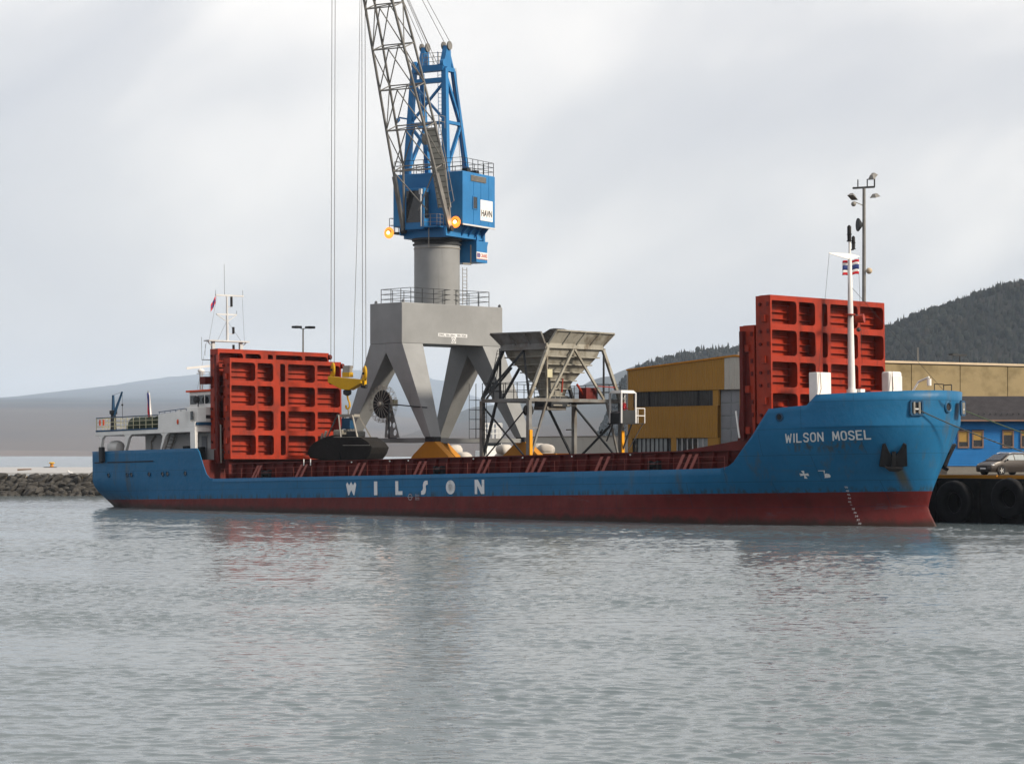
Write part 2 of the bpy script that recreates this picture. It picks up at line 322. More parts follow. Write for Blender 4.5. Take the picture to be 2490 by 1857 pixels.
hill('shore_hill', cr(13000, [(-1500, 1085), (-700, 1068), (-200, 1062), (0, 1056), (90, 1060), (180, 1049), (330, 1053), (520, 1040), (760, 1046), (900, 1060), (1040, 1078), (1200, 1095)]), 13000, 5200, 17000, 'shore_land', 0.3, 21)
hill('hill', cr(9000, [(780, 1100), (900, 1085), (1000, 1045), (1080, 1010), (1165, 985), (1260, 968), (1400, 935), (1480, 905), (1550, 880), (1640, 858), (1760, 842), (1900, 820), (2200, 800), (2700, 800)]), 9000, 4200, 12000, 'mid_land', 0.07, 5)
hF = hill('wooded_hill', cr(2600, [(1440, 1110), (1520, 925), (1556, 893), (1610, 872), (1660, 858), (1720, 848), (1800, 842), (1900, 838), (2100, 850), (2300, 900)]), 2600, 1900, 3300, 'hill_wood', 0.04, 6, nx=90)
hR = hill('wooded_hill', cr(2200, [(1900, 1000), (2000, 900), (2100, 845), (2165, 805), (2240, 775), (2300, 757), (2345, 740), (2400, 722), (2440, 705), (2490, 696), (2600, 668), (2800, 640), (3200, 700)]), 2200, 1550, 2900, 'hill_wood', 0.05, 8, nx=110)
def forest(name, H, count, seed, smin, smax, xr):
    h, vs_, nx, ny = H; rg = random.Random(seed); b = MB()
    for k in range(count):
        i = rg.uniform(0, nx - 1.001); j = (0.05 + 0.62 * rg.random() ** 0.7) * (ny - 1)
        a = int(i); c = int(j); p = Vector(vs_[c * nx + a]).lerp(Vector(vs_[c * nx + a + 1]), i - a); q = Vector(vs_[(c + 1) * nx + a]).lerp(Vector(vs_[(c + 1) * nx + a + 1]), i - a)
        p = p.lerp(q, j - c)
        if p.z < 2 or not (xr[0] < p.x < xr[1]): continue
        s = rg.uniform(smin, smax); w = s * rg.uniform(0.16, 0.26); n = 6; a0 = rg.random() * 6
        if rg.random() < 0.35: # broadleaf, rounder
            b.ball((p.x, p.y, p.z + s * 0.4), s * 0.34, 6, 4, (1, 1, 1.2)); continue
        for t0, t1, ww in ((0.05, 0.55, 1.0), (0.3, 0.8, 0.72), (0.55, 1.0, 0.45)):
            ring = [(p.x + w * ww * math.cos(a0 + 6.283 * m / n) * rg.uniform(0.7, 1.2), p.y + w * ww * math.sin(a0 + 6.283 * m / n), p.z + s * t0 + rg.uniform(-.03, .03) * s) for m in range(n)]
            b.add(ring + [(p.x, p.y, p.z + s * t1)], [(m, (m + 1) % n, n) for m in range(n)])
    tag(b.build(name, 'conifer'), 'dense dark conifer wood covering the hillside', 'forest', kind='stuff')
    return b
forest('forest', hR, 10500, 1, 5.5, 11, (230, 760))
fo = forest('forest', hF, 4500, 2, 5, 9, (80, 480))

# ------------------------------------------------------------------ breakwater, pale slab for the bright calm water
bw = MB(); bw.prism([(-120, 235.2, -1.2), (-120, 238.6, 1.75), (-120, 242.4, 1.75), (-120, 246, -1.2)], (88, 0, 0))
bwo = tag(bw.build('breakwater', 'rock'), kind='structure')
def rock_mesh(s):
    rg = random.Random(s); bm = bmesh.new(); bmesh.ops.create_icosphere(bm, subdivisions=2, radius=0.5)
    pl = [(Vector((rg.uniform(-1, 1), rg.uniform(-1, 1), rg.uniform(-1, 1))).normalized(), rg.uniform(0.24, 0.4)) for _ in range(9)]
    for v in bm.verts:
        for nrm, d in pl:
            e = v.co.dot(nrm) - d
            if e > 0: v.co -= nrm * e
        v.co.x *= 1.5; v.co.z *= 0.75
    bmesh.ops.dissolve_limit(bm, angle_limit=R(12), verts=bm.verts, edges=bm.edges); bmesh.ops.triangulate(bm, faces=bm.faces)
    me = bpy.data.meshes.new('rock'); bm.to_mesh(me); bm.free(); me.materials.append(MATS['rock']); return me
RM = [rock_mesh(i) for i in range(8)]
for r in range(7):
    for c in range(40):
        t = r / 6; x = -55 + c * 0.58 + (r % 2) * 0.3 + rnd.uniform(-.18, .18)
        o = put('rock', RM[rnd.randrange(8)], bwo, (x, 235.6 + t * 3.1 + rnd.uniform(-.2, .2), -0.55 + t * 2.35 + rnd.uniform(-.1, .12)), (rnd.uniform(-.5, .5), rnd.uniform(-.75, -.1), rnd.uniform(-.5, .5)))
        k = rnd.uniform(0.75, 1.25); o.scale = (k, k, k * rnd.uniform(.7, 1.1))
gs = MB()
for k in range(700):
    x = -56 + rnd.random() * 24; y = 238.3 + rnd.random() * 3; a = rnd.uniform(-.3, .3); hgt = rnd.uniform(.1, .32)
    gs.add([(x - .03, y, 1.7), (x + .03, y, 1.7), (x + a * hgt, y + rnd.uniform(-.1, .1), 1.75 + hgt)], [(0, 1, 2)])
tag(gs.build('dry_grass', 'straw'), 'sparse dry grass along the top of the rock breakwater', 'grass', kind='stuff')
ml = MB(); ml.prism([(-220, 500, -1), (-40, 500, -1), (-40, 715, -1), (-220, 715, -1)], (0, 0, 1.25))
mat('bright_water_pale', (0.36, 0.36, 0.36), 0.8, var=0.08)
tag(ml.build('bright_water_slab', 'bright_water_pale'), kind='structure')  # pale slab stands in for sky reflected in calm water
bol = empty('mooring_bollard', ((126 - 1245) / 5900 * 690, 690, 0.25))
tag(bol, 'yellow mushroom mooring bollard on a flat base out on the low slab standing for bright water', 'bollard')
b = MB(); b.box(-2.2, 1.3, -.8, .8, 0, .22); b.build('base', 'rock', bol)
b = MB(); b.lathe((0, 0, .22), (0, 0, 1), [(.75, 0), (.5, .15), (.45, .75), (.6, .9)], 14); b.build('post', 'bogie_yellow', bol, True)
b = MB(); b.lathe((0, 0, 1.12), (0, 0, 1), [(.6, 0), (.85, .1), (.85, .3), (.6, .45)], 14); b.build('cap', 'hook_yellow', bol, True)
b = MB(); b.tube((0, 0, 0), (3.2, .4, .15), .22, 7, .15); o = b.build('driftwood_log', 'wood', loc=((42 - 1245) / 5900 * 560, 560, .45)); tag(o, 'dark weathered log lying on the pale slab standing for bright water', 'log')
def bird(name, loc, body, label, rz):
    e = empty(name, loc, (0, 0, rz)); tag(e, label, 'bird')
    b = MB(); b.ball((0, 0, .2), .1, 8, 6, (1.8, .9, .9)); b.ball((.16, 0, .31), .055, 8, 6); b.tube((.06, 0, .22), (.15, 0, .31), .05, 6, .04); b.add([(-.15, -.03, .2), (-.15, .03, .2), (-.33, 0, .16)], [(0, 1, 2)]); b.build('body', body, e, True)
    b = MB(); b.tube((.2, 0, .31), (.28, 0, .3), .015, 5, .004); b.build('beak', 'hook_yellow', e)
    for s in (-1, 1): MB().tube((0, s * .03, 0), (0, s * .03, .14), .01, 5).build('leg', 'wood', e)
    return e
bird('gull', ((172 - 1245) / 5900 * 241, 241, 1.72), 'white', 'white gull standing on top of the rock breakwater', 2.6).scale = (2.0, 2.0, 2.0)

# ------------------------------------------------------------------ quay
QZ = 2.6
q = MB(); q.prism([(-10, 7.6, -2), (130, 7.6, -2), (130, 58, -2), (-10, 58, -2)], (0, 0, 2 + QZ))
qo = q.build('quay', 'asphalt', loc=(OX, OY, 0), rot=QROT); tag(qo, kind='structure')
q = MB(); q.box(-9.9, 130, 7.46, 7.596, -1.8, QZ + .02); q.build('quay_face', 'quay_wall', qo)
for i in range(14):
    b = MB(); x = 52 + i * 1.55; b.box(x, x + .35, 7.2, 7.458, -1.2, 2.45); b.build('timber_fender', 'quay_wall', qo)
for i in range(12):
    b = MB(); x = -9.9 + i * 11.6; b.box(x, x + 11.5, 7.5, 7.85, QZ + .024, QZ + .22); b.build('kerb', 'bogie_yellow', qo)
def tyre(x, z, r, label, tilt=0):
    t = empty('fender_tyre', Q(x, 7.16, z), (R(tilt), 0, -TH)); tag(t, label, 'tyre', 'tyre fenders hung on the quay face')
    prof = []
    for k in range(18):
        a = 2 * math.pi * k / 18; prof.append((r * 0.74 + r * 0.27 * math.copysign(abs(math.cos(a)) ** .6, math.cos(a)), r * .26 * math.copysign(abs(math.sin(a)) ** .6, math.sin(a))))
    b = MB(); vs_ = []; n = 36
    for rr, tt in prof:
        for i in range(n):
            a = 2 * math.pi * i / n; g = 1 + (.02 if (i % 2 and rr > r * .9) else 0); vs_.append((rr * g * math.cos(a), tt, rr * g * math.sin(a)))
    m = len(prof); b.add(vs_, [(j * n + i, j * n + (i + 1) % n, ((j + 1) % m) * n + (i + 1) % n, ((j + 1) % m) * n + i) for j in range(m) for i in range(n)])
    b.build('casing', 'rubber', t, True)
    b = MB(); b.path([(0.1, .1, r * .7), (0.05, .25, r * 1.0), (0, .3, 2.4 - z)], .035); b.build('chain', 'dark_steel', t)
tyre(56.85, 1.18, 1.28, 'big black tyre fender on the quay wall just past the ship stem')
tyre(60.75, 1.5, 1.15, 'black tyre fender on the quay wall below the parked car', 4)
tyre(63.2, 1.45, 1.15, 'black tyre fender cut by the picture edge beyond the car', -4)
def bollard(x, y, label):
    b = MB(); b.lathe((0, 0, 0), (0, 0, 1), [(.3, 0), (.3, .05), (.17, .12), (.17, .4), (.3, .48), (.28, .58), (.1, .62)], 16)
    o = b.build('quay_bollard', 'dark_steel', smooth=True, loc=Q(x, y, QZ)); tag(o, label, 'bollard', 'bollards on the quay')
bollard(66.5, 8.6, 'dark iron bollard on the quay holding the nearer bow rope')
bollard(70, 8.9, 'dark iron bollard on the quay holding the farther bow rope')

# ------------------------------------------------------------------ ship
TRIM = R(1.1)
ship = empty('cargo_ship', (OX, OY, 0), (0, -TRIM, -TH))
tag(ship, 'long blue cargo ship with dark red underbody and raised red hatch covers', 'cargo ship')
def ship_world(p): return Matrix.Translation((OX, OY, 0)) @ Matrix.Rotation(-TH, 4, 'Z') @ Matrix.Rotation(-TRIM, 4, 'Y') @ Vector(p)
HB = 6.3; DECK = 2.26; PAINT = 0.82
def sm(a, b, x): t = max(0, min(1, (x - a) / (b - a))); return t * t * (3 - 2 * t)
def lp(a, b, t): return a + (b - a) * t
def bowp(z):
    t = (z - 0.2) / 4.3; t = min(1.0, (t + math.sqrt(t * t + .010)) / 2 - (.0025 if t > .9 else 0)) ** 0.85; x0 = lp(41, 51, t); xs = lp(60.3, 61.5, t)
    if z > 4.5: xs += (z - 4.5) * 0.1
    if z < 0.1: xs = 60.3 + 0.75 * sm(0.1, -1.7, z)
    return x0, xs, lp(1.75, 2.5, t), lp(1.25, 1.95, t)
def half(x, z):
    x0, xs, p, q = bowp(z); b = HB
    if x > x0: b = HB * max(0, 1 - min(1, (x - x0) / (xs - x0)) ** p) ** (1 / q)
    if z < -.1 and x > 58.5: b = max(b, 0.55 * sm(-.1, -1.2, z) * max(0, 1 - ((x - 58.5) / (xs - 58.5)) ** 2) ** .5)
    if x < -6:
        u = min(1, (-6 - x) / 8.7); b = min(b, lp(lp(HB, 3.5, u ** 1.6), HB - 0.35 * u ** 3, sm(-.6, 2.3, z)))
    return b
SHEER = [(-20, 4.55), (-0.55, 4.5), (-.3, 4.25), (0.15, 3.3), (0.55, 2.6), (0.95, 2.32), (1.5, DECK), (50.5, DECK), (51.1, 2.38), (51.5, 2.62), (52.95, 4.14), (54.02, 5.57), (56.4, 5.70), (56.93, 6.28), (59.9, 6.36), (63, 6.47)]
def ztop(x):
    for (a, p), (b, q) in zip(SHEER[:-1], SHEER[1:]):
        if a <= x <= b: return p + (q - p) * (x - a) / (b - a)
    return DECK
def hull_mat():
    m = mat('hull_paint', (0.03, 0.18, 0.42), 0.38); nt = m.node_tree; n = nt.nodes; l = nt.links; n.clear()
    out = n.new('ShaderNodeOutputMaterial'); b = n.new('ShaderNodeBsdfPrincipled'); l.new(b.outputs[0], out.inputs[0])
    tc = n.new('ShaderNodeTexCoord'); sp = n.new('ShaderNodeSeparateXYZ'); l.new(tc.outputs['Object'], sp.inputs[0])
    def noise(scale, sc=(1, 1, 1), det=6, rough=.6):
        mp = n.new('ShaderNodeMapping'); mp.inputs['Scale'].default_value = sc; l.new(tc.outputs['Object'], mp.inputs[0])
        q = n.new('ShaderNodeTexNoise'); q.inputs['Scale'].default_value = scale; q.inputs['Detail'].default_value = det; q.inputs['Roughness'].default_value = rough; l.new(mp.outputs[0], q.inputs[0]); return q.outputs[0]
    def ramp(src, p0, c0, p1, c1):
        r = n.new('ShaderNodeValToRGB'); e = r.color_ramp.elements; e[0].position = p0; e[1].position = p1; e[0].color = tuple(c0) + (1,); e[1].color = tuple(c1) + (1,); l.new(src, r.inputs[0]); return r.outputs[0]
    def mix(f, a, c):
        x = n.new('ShaderNodeMix'); x.data_type = 'RGBA'
        if isinstance(f, float): x.inputs[0].default_value = f
        else: l.new(f, x.inputs[0])
        for i, v in ((6, a), (7, c)):
            if isinstance(v, tuple): x.inputs[i].default_value = v + (1,)
            else: l.new(v, x.inputs[i])
        return x.outputs[2]
    blue = ramp(noise(.35), .3, (.008, .092, .205), .7, (.013, .118, .255))
    blue = mix(ramp(noise(1, (.06, .06, 1.3)), .45, (0, 0, 0), .8, (.45, .45, .45)), blue, (.012, .082, .17))
    rust = ramp(noise(1, (.9, .9, .16), 9, .72), .565, (0, 0, 0), .72, (.6, .6, .6))
    blue = mix(rust, blue, (.075, .062, .03))
    def band(src, a0, a1, b0, b1):
        r1 = n.new('ShaderNodeMapRange'); r1.interpolation_type = 'SMOOTHSTEP'; l.new(src, r1.inputs[0]); r1.inputs[1].default_value = a0; r1.inputs[2].default_value = a1
        r2 = n.new('ShaderNodeMapRange'); r2.interpolation_type = 'SMOOTHSTEP'; l.new(src, r2.inputs[0]); r2.inputs[1].default_value = b1; r2.inputs[2].default_value = b0
        q = n.new('ShaderNodeMath'); q.operation = 'MULTIPLY'; l.new(r1.outputs[0], q.inputs[0]); l.new(r2.outputs[0], q.inputs[1]); return q.outputs[0]
    def mul(*v):
        o_ = v[0]
        for x in v[1:]:
            q = n.new('ShaderNodeMath'); q.operation = 'MULTIPLY'; l.new(o_, q.inputs[0])
            if isinstance(x, float): q.inputs[1].default_value = x
            else: l.new(x, q.inputs[1])
            o_ = q.outputs[0]
        return o_
    streak = ramp(noise(1, (4.2, 4.2, .25), 5, .6), .47, (0, 0, 0), .62, (1, 1, 1))
    blue = mix(mul(streak, band(sp.outputs[0], 54.6, 55.0, 58.7, 59.1), band(sp.outputs[2], 2.75, 3.5, 3.62, 3.75), .75), blue, (.055, .05, .022))
    blue = mix(mul(band(sp.outputs[0], 59.45, 59.7, 59.85, 60.1), band(sp.outputs[2], .2, 1.6, 2.2, 2.6), .85), blue, (.06, .05, .022))
    blue = mix(mul(streak, band(sp.outputs[2], .75, .85, .9, 1.25), .7), blue, (.03, .04, .04))
    red = ramp(noise(.8), .3, (.08, .010, .010), .7, (.125, .016, .015))
    red = mix(ramp(noise(1, (1.2, 1.2, .25), 9, .7), .5, (0, 0, 0), .8, (.6, .6, .6)), red, (.055, .022, .017))
    gt = n.new('ShaderNodeMath'); gt.operation = 'GREATER_THAN'; l.new(sp.outputs[2], gt.inputs[0]); gt.inputs[1].default_value = PAINT
    c = mix(gt.outputs[0], red, blue)
    cxz = n.new('ShaderNodeCombineXYZ'); l.new(sp.outputs[0], cxz.inputs[0]); l.new(sp.outputs[2], cxz.inputs[1])
    bk = n.new('ShaderNodeTexBrick'); bk.inputs['Scale'].default_value = 1; bk.inputs['Mortar Size'].default_value = .016; bk.inputs['Mortar Smooth'].default_value = .6; bk.inputs['Brick Width'].default_value = 5.6; bk.inputs['Row Height'].default_value = 1.47; bk.inputs['Bias'].default_value = -1
    bk.inputs['Color1'].default_value = (0, 0, 0, 1); bk.inputs['Color2'].default_value = (0, 0, 0, 1); bk.inputs['Mortar'].default_value = (.6, .6, .6, 1); l.new(cxz.outputs[0], bk.inputs[0])
    c = mix(bk.outputs[0], c, (.006, .022, .05))
    scr = ramp(noise(1, (.35, .35, 2.2), 8, .75), .60, (0, 0, 0), .70, (.5, .5, .5)); c = mix(scr, c, (.05, .075, .10))
    ge = n.new('ShaderNodeNewGeometry'); s2 = n.new('ShaderNodeSeparateXYZ'); l.new(ge.outputs['Position'], s2.inputs[0])
    ad = n.new('ShaderNodeMath'); ad.operation = 'MULTIPLY_ADD'; l.new(noise(1.6, (1, 1, .4), 5), ad.inputs[0]); ad.inputs[1].default_value = -.7; l.new(s2.outputs[2], ad.inputs[2])
    sl = n.new('ShaderNodeMapRange'); l.new(ad.outputs[0], sl.inputs[0]); sl.inputs[1].default_value = .12; sl.inputs[2].default_value = -.2; sl.inputs[3].default_value = 0; sl.inputs[4].default_value = .8; c = mix(sl.outputs[0], c, (.018, .016, .012))
    # waterline slime: damp green-black close to the sea, follows the trim
    l.new(c, b.inputs['Base Color']); b.inputs['Roughness'].default_value = .45; b.inputs['Specular IOR Level'].default_value = .16
    bp = n.new('ShaderNodeBump'); bp.inputs['Strength'].default_value = .6; bp.inputs['Distance'].default_value = .07; l.new(noise(1.1, (1, 1, .8), 3), bp.inputs['Height']); l.new(bp.outputs[0], b.inputs['Normal'])
    return m
hull_mat()
def build_hull():
    zl = [-2.6, -1.8, -1.2, -.8, -.45, -.1, .2, .5, PAINT, 1.15, 1.5, 1.85, DECK]; NU = 9
    st = [-14.7, -14.2, -13.5, -12.5, -11, -9.5, -8, -6.5, -5, -3.5, -2, -1, -.55, -.3, -.05, .15, .35, .55, .75, .95, 1.2, 1.5] + [3 + i * 2.05 for i in range(19)]
    XF = 41.5; W = [(1 - math.cos(math.pi / 2 * (i / 40))) if False else math.sin(math.pi / 2 * i / 40) for i in range(41)]
    xt = lambda w_: XF + (bowp(6.3)[1] - XF) * w_
    extra = [(x - XF) / (bowp(6.3)[1] - XF) for x in (50.5, 50.8, 51.1, 51.5, 52.95, 54.02, 56.4, 56.93)]
    W = sorted(set([round(v, 5) for v in W + extra]))
    cols = []
    for kind, v in [('s', x) for x in st] + [('b', w_) for w_ in W]:
        xx = v if kind == 's' else xt(v); zt = ztop(xx)
        zs = zl + ([DECK + (zt - DECK) * (k + 1) / NU for k in range(NU)] if zt < 4.75 or xx < 20 else [DECK + (4.5 - DECK) * (k + 1) / 5 for k in range(5)] + [4.5 + (zt - 4.5) * (k + 1) / 4 for k in range(4)])
        pts = []
        for z in zs:
            x = v if kind == 's' else XF + (bowp(z)[1] - XF) * v
            pts.append((x, half(x, z), z))
        cols.append(pts)
    nz = len(cols[0]); b = MB()
    for s in (-1, 1):
        k = len(b.v); b.v += [(p[0], s * p[1], p[2]) for c in cols for p in c]
        for i in range(len(cols) - 1):
            for j in range(nz - 1): b.f.append((k + i * nz + j, k + (i + 1) * nz + j, k + (i + 1) * nz + j + 1, k + i * nz + j + 1))
    n = len(cols) * nz   # transom
    for j in range(nz - 1): b.f.append((j, j + 1, n + j + 1, n + j))
    me = bpy.data.meshes.new('hull'); me.from_pydata(b.v, [], b.f); bm = bmesh.new(); bm.from_mesh(me)
    bmesh.ops.remove_doubles(bm, verts=bm.verts, dist=.004); bmesh.ops.dissolve_degenerate(bm, dist=.003, edges=bm.edges); bmesh.ops.recalc_face_normals(bm, faces=bm.faces); bm.to_mesh(me); bm.free()
    me.materials.append(MATS['hull_paint']); me.polygons.foreach_set('use_smooth', [True] * len(me.polygons)); me.set_sharp_from_angle(angle=R(32))
    for ed in me.edges:
        if all(abs(me.vertices[i].co.z - 4.5) < .002 and me.vertices[i].co.x > 55.5 for i in ed.vertices): ed.use_edge_sharp = True
    o = put('hull', me, ship); md = o.modifiers.new('plate', 'SOLIDIFY'); md.thickness = .07; md.offset = -1; return o
hull = build_hull()
def deck_sheet(name, z, x0, x1, m, n=40, inset=.08):
    b = MB(); xs_ = [x0 + (x1 - x0) * i / n for i in range(n + 1)]; L = [(x, -max(0, half(x, z) - inset), z) for x in xs_]; Rr = [(x, max(0, half(x, z) - inset), z) for x in xs_]
    b.add(L + Rr, [(i, i + 1, n + 2 + i, n + 1 + i) for i in range(n)]); return b.build(name, m, ship)
deck_sheet('poop_deck', 3.65, -14.6, -.2, 'deck_red'); deck_sheet('forecastle_deck', 5.25, 53.7, 61.4, 'deck_red')
for s in (-1, 1):
    b = MB(); xs_ = [.6 + i * 1.255 for i in range(41)]; b.add([(x, s * (max(5.12, half(x, DECK - .1) - .09)), DECK - .08) for x in xs_] + [(x, s * 5.1, DECK - .08) for x in xs_], [(i, i + 1, 42 + i, 41 + i) for i in range(40)]); b.build('side_deck', 'deck_red', ship)
b = MB(); b.box(-.25, -.15, -6.2, 6.2, DECK - .3, 3.65); b.build('poop_bulkhead', 'deck_red', ship)
b = MB(); zz_ = [2.0, 2.6, 3.2, 3.8, 4.4, 5.24]; b.prism([(53.62, -half(53.7, z) + .1, z) for z in zz_] + [(53.62, half(53.7, z) - .1, z) for z in zz_[::-1]], (.08, 0, 0)); b.build('forecastle_bulkhead', 'deck_red', ship)
# rubbing strake line on the hull side, knuckle strake on the bow
def hull_strip(name, x0, x1, z0, z1, off, m, n=30, parent=hull):
    b = MB(); vs_ = []
    for i in range(n + 1):
        x = x0 + (x1 - x0) * i / n
        for z, o_ in ((z0, .0), (z0, off), (z1, off), (z1, .0)): vs_.append((x, -(half(x, z) + o_), z))
    fs = [(i * 4 + k, i * 4 + 4 + k, i * 4 + 5 + k, i * 4 + 1 + k) for i in range(n) for k in range(3)]; b.add(vs_, fs)
    return b.build(name, m, parent, True)
hull_strip('rubbing_strake', -13.5, 50.5, 1.98, 2.03, .04, 'hull_paint', 4)
hull_strip('stern_strake', -14.3, -12.9, 3.62, 3.7, .05, 'black', 3); hull_strip('stern_strake', -12.3, -6.0, 3.62, 3.69, .05, 'black', 4)
# hull openings and lettering
def hull_norm(x, z):
    e = .02; a = Vector((2 * e, -(half(x + e, z) - half(x - e, z)), 0)); c = Vector((0, -(half(x, z + e) - half(x, z - e)), 2 * e)); return a.cross(c).normalized()
def hp(x, z, off=0.0): return Vector((x, -half(x, z), z)) + hull_norm(x, z) * off
def disc(name, x, z, r, m, off=.02, parent=hull, th=.03):
    nrm = hull_norm(x, z); b = MB(); b.lathe(hp(x, z, off), nrm, [(r, -.05), (r, th)], 18); return b.build(name, m, parent)
def ring(name, x, z, r, w_, m, parent=hull):
    nrm = hull_norm(x, z); c = hp(x, z, .0); b = MB(); x_ = nrm.cross(Vector((0, 0, 1))).normalized(); y_ = nrm.cross(x_); vs_ = []; n = 24
    for rr, t in ((r, -.05), (r, .05), (r + w_ * .5, .08), (r + w_, .05), (r + w_, -.05)):
        for i in range(n): a = 2 * math.pi * i / n; vs_.append(c + nrm * t + x_ * rr * math.cos(a) + y_ * rr * math.sin(a))
    b.add(vs_, [(j * n + i, j * n + (i + 1) % n, (j + 1) * n + (i + 1) % n, (j + 1) * n + i) for j in range(4) for i in range(n)]); return b.build(name, m, parent, True)
for x in (-12.14, -9.5, -8.93, -6.58, -4.86, -4.25, -1.99):
    ph = disc('porthole', x, 2.68, .13, 'glass_dark', 0.0); ring('porthole_rim', x, 2.68, .13, .05, 'ship_blue_dark')
disc('mooring_hole', 54.7, 5.08, .16, 'black', 0); ring('hole_rim', 54.7, 5.08, .16, .09, 'ship_blue_dark')
def bow_disc(y, z, r):
    # fairlead on the rounded stem, port/starboard of the centre line
    x0, xs, p, q_ = bowp(z); x = xs
    t = (abs(y) / HB) ** q_; x = x0 + (xs - x0) * (1 - t) ** (1 / p); nrm = Vector((.97, .24 * (1 if y > 0 else -1) * min(1, abs(y)), 0)).normalized()
    b = MB(); b.lathe((x - .02, y, z), nrm, [(r, -.02), (r, .04)], 20); b.build('panama_hole', 'black', hull)
    b = MB(); vs_ = []; n = 24; x_ = nrm.cross(Vector((0, 0, 1))).normalized(); c = Vector((x, y, z))
    for rr, tt in ((r, -.03), (r, .07), (r + .05, .1), (r + .1, .05), (r + .1, -.05)):
        for i in range(n): a = 2 * math.pi * i / n; vs_.append(c + nrm * tt + x_ * rr * math.cos(a) + Vector((0, 0, 1)) * rr * math.sin(a))
    b.add(vs_, [(j * n + i, j * n + (i + 1) % n, (j + 1) * n + (i + 1) % n, (j + 1) * n + i) for j in range(4) for i in range(n)]); b.build('hole_rim', 'hull_paint', hull, True)
bow_disc(.27, 5.5, .22)
def fairlead(c, nrm, w_, h_):
    nrm = Vector(nrm).normalized(); u = Vector((0, 0, 1)).cross(nrm).normalized(); c = Vector(c); Z = Vector((0, 0, 1)); e = empty('roller_fairlead', (0, 0, 0), parent=ship)
    f = lambda a, b_, d: c + u * a + Z * b_ + nrm * d
    b = MB(); b.hexa([f(-w_, -h_, -.03), f(w_, -h_, -.03), f(w_, h_, -.03), f(-w_, h_, -.03)], [f(-w_, -h_, .03), f(w_, -h_, .03), f(w_, h_, .03), f(-w_, h_, .03)]); b.build('recess', 'black', e)
    b = MB()
    for p, q_ in (((-w_, -h_), (w_, -h_)), ((w_, -h_), (w_, h_)), ((w_, h_), (-w_, h_)), ((-w_, h_), (-w_, -h_))): b.bar(f(*p, .03), f(*q_, .03), .1, .14)
    b.build('frame', 'ship_blue_dark', e)
    for a in (-w_ * .45, w_ * .45): MB().tube(f(a, -h_ * .9, .06), f(a, h_ * .9, .06), .07, 10).build('roller', 'galv', e)
    MB().tube(f(-w_ * .3, -h_ * .2, .07), f(w_ * .3, -h_ * .2, .07), .05, 8).build('roller', 'white_dull', e)
fairlead(hp(61.13, 5.45, .0), hull_norm(61.13, 5.45), .36, .36)
fairlead((61.58, 1.62, 5.45), (.93, .36, 0), .34, .36)
def hull_text(name, s, xa, xb, z0, z1, tilt=0.0, m='lettering', offset=.012, dz=0.0):
    vs_, fs = text_data(s, offset); b = MB(); out = []
    for u, v in vs_:
        z = lp(z0, z1, v) + dz * u; x = lp(xa, xb, u) + tilt * v; out.append(hp(x, z, .02))
    me = bpy.data.meshes.new(name); me.from_pydata([tuple(p) for p in out], [], fs); me.materials.append(MATS[m]); return put(name, me, hull)
STROKE = {'W': [[(0, 1), (.22, 0), (.5, .8), (.78, 0), (1, 1)]], 'I': [[(.5, 0), (.5, 1)]], 'L': [[(0, 1), (0, 0), (.95, 0)]], 'N': [[(0, 0), (0, 1), (1, 0), (1, 1)]], 'M': [[(0, 0), (.08, 1), (.5, .2), (.92, 1), (1, 0)]], 'E': [[(.95, 1), (0, 1), (0, 0), (.95, 0)], [(0, .52), (.8, .52)]],
    'O': [[(.5 + .5 * math.copysign(abs(math.cos(6.2832 * i / 16)) ** .7, math.cos(6.2832 * i / 16)), .5 + .5 * math.copysign(abs(math.sin(6.2832 * i / 16)) ** .7, math.sin(6.2832 * i / 16))) for i in range(17)]], 'S': [[(.98, .82), (.8, .97), (.5, 1), (.2, .97), (.03, .8), (.1, .62), (.5, .5), (.9, .38), (.98, .2), (.8, .03), (.5, 0), (.2, .03), (.02, .18)]]}
def stroke_name(s_, xa, xb, z0, z1, tilt, dz, th=.075):
    ws = [.34 if c == 'I' else (1.25 if c in 'WM' else 1) for c in s_]; gap = .34; tot = sum(ws) + gap * (len(ws) - 1); u0 = 0
    for c, w_ in zip(s_, ws):
        vs_ = []; fs = []
        for pl in STROKE[c]:
            for (ax, ay), (bx, by) in zip(pl[:-1], pl[1:]):
                P = [Vector(((xb - xa) * (u0 + w_ * (.06 + .88 * q[0])) / tot, (z1 - z0) * (.06 + .88 * q[1]))) for q in ((ax, ay), (bx, by))]; d = (P[1] - P[0]).normalized(); nn = Vector((-d.y, d.x)) * th / 2; P[0] -= d * th * .35; P[1] += d * th * .35
                k = len(vs_)
                for q in (P[0] - nn, P[1] - nn, P[1] + nn, P[0] + nn): v = q.y / (z1 - z0); vs_.append(hp(xa + q.x + tilt * v, z0 + q.y + dz * q.x / (xb - xa), .02))
                fs.append((k, k + 1, k + 2, k + 3))
        me = bpy.data.meshes.new('name_letter'); me.from_pydata([tuple(p) for p in vs_], [], fs); me.materials.append(MATS['lettering']); put('name_letter', me, hull); u0 += w_ + gap
stroke_name('WILSON', 54.82, 56.98, 3.63, 4.15, .15, .05); stroke_name('MOSEL', 57.48, 59.27, 3.70, 4.22, .13, .05)
DRX = [57.33, 57.23, 57.13, 57.04, 56.95, 56.87, 56.87, 56.94, 56.99, 57.03, 57.07]
for k, x in enumerate(DRX): z = lp(-.96, 1.11, k / 10) - .05; hull_text('draught_mark', str(30 + 2 * k), x - .075, x + .075, z, z + .1, .0, offset=.0)
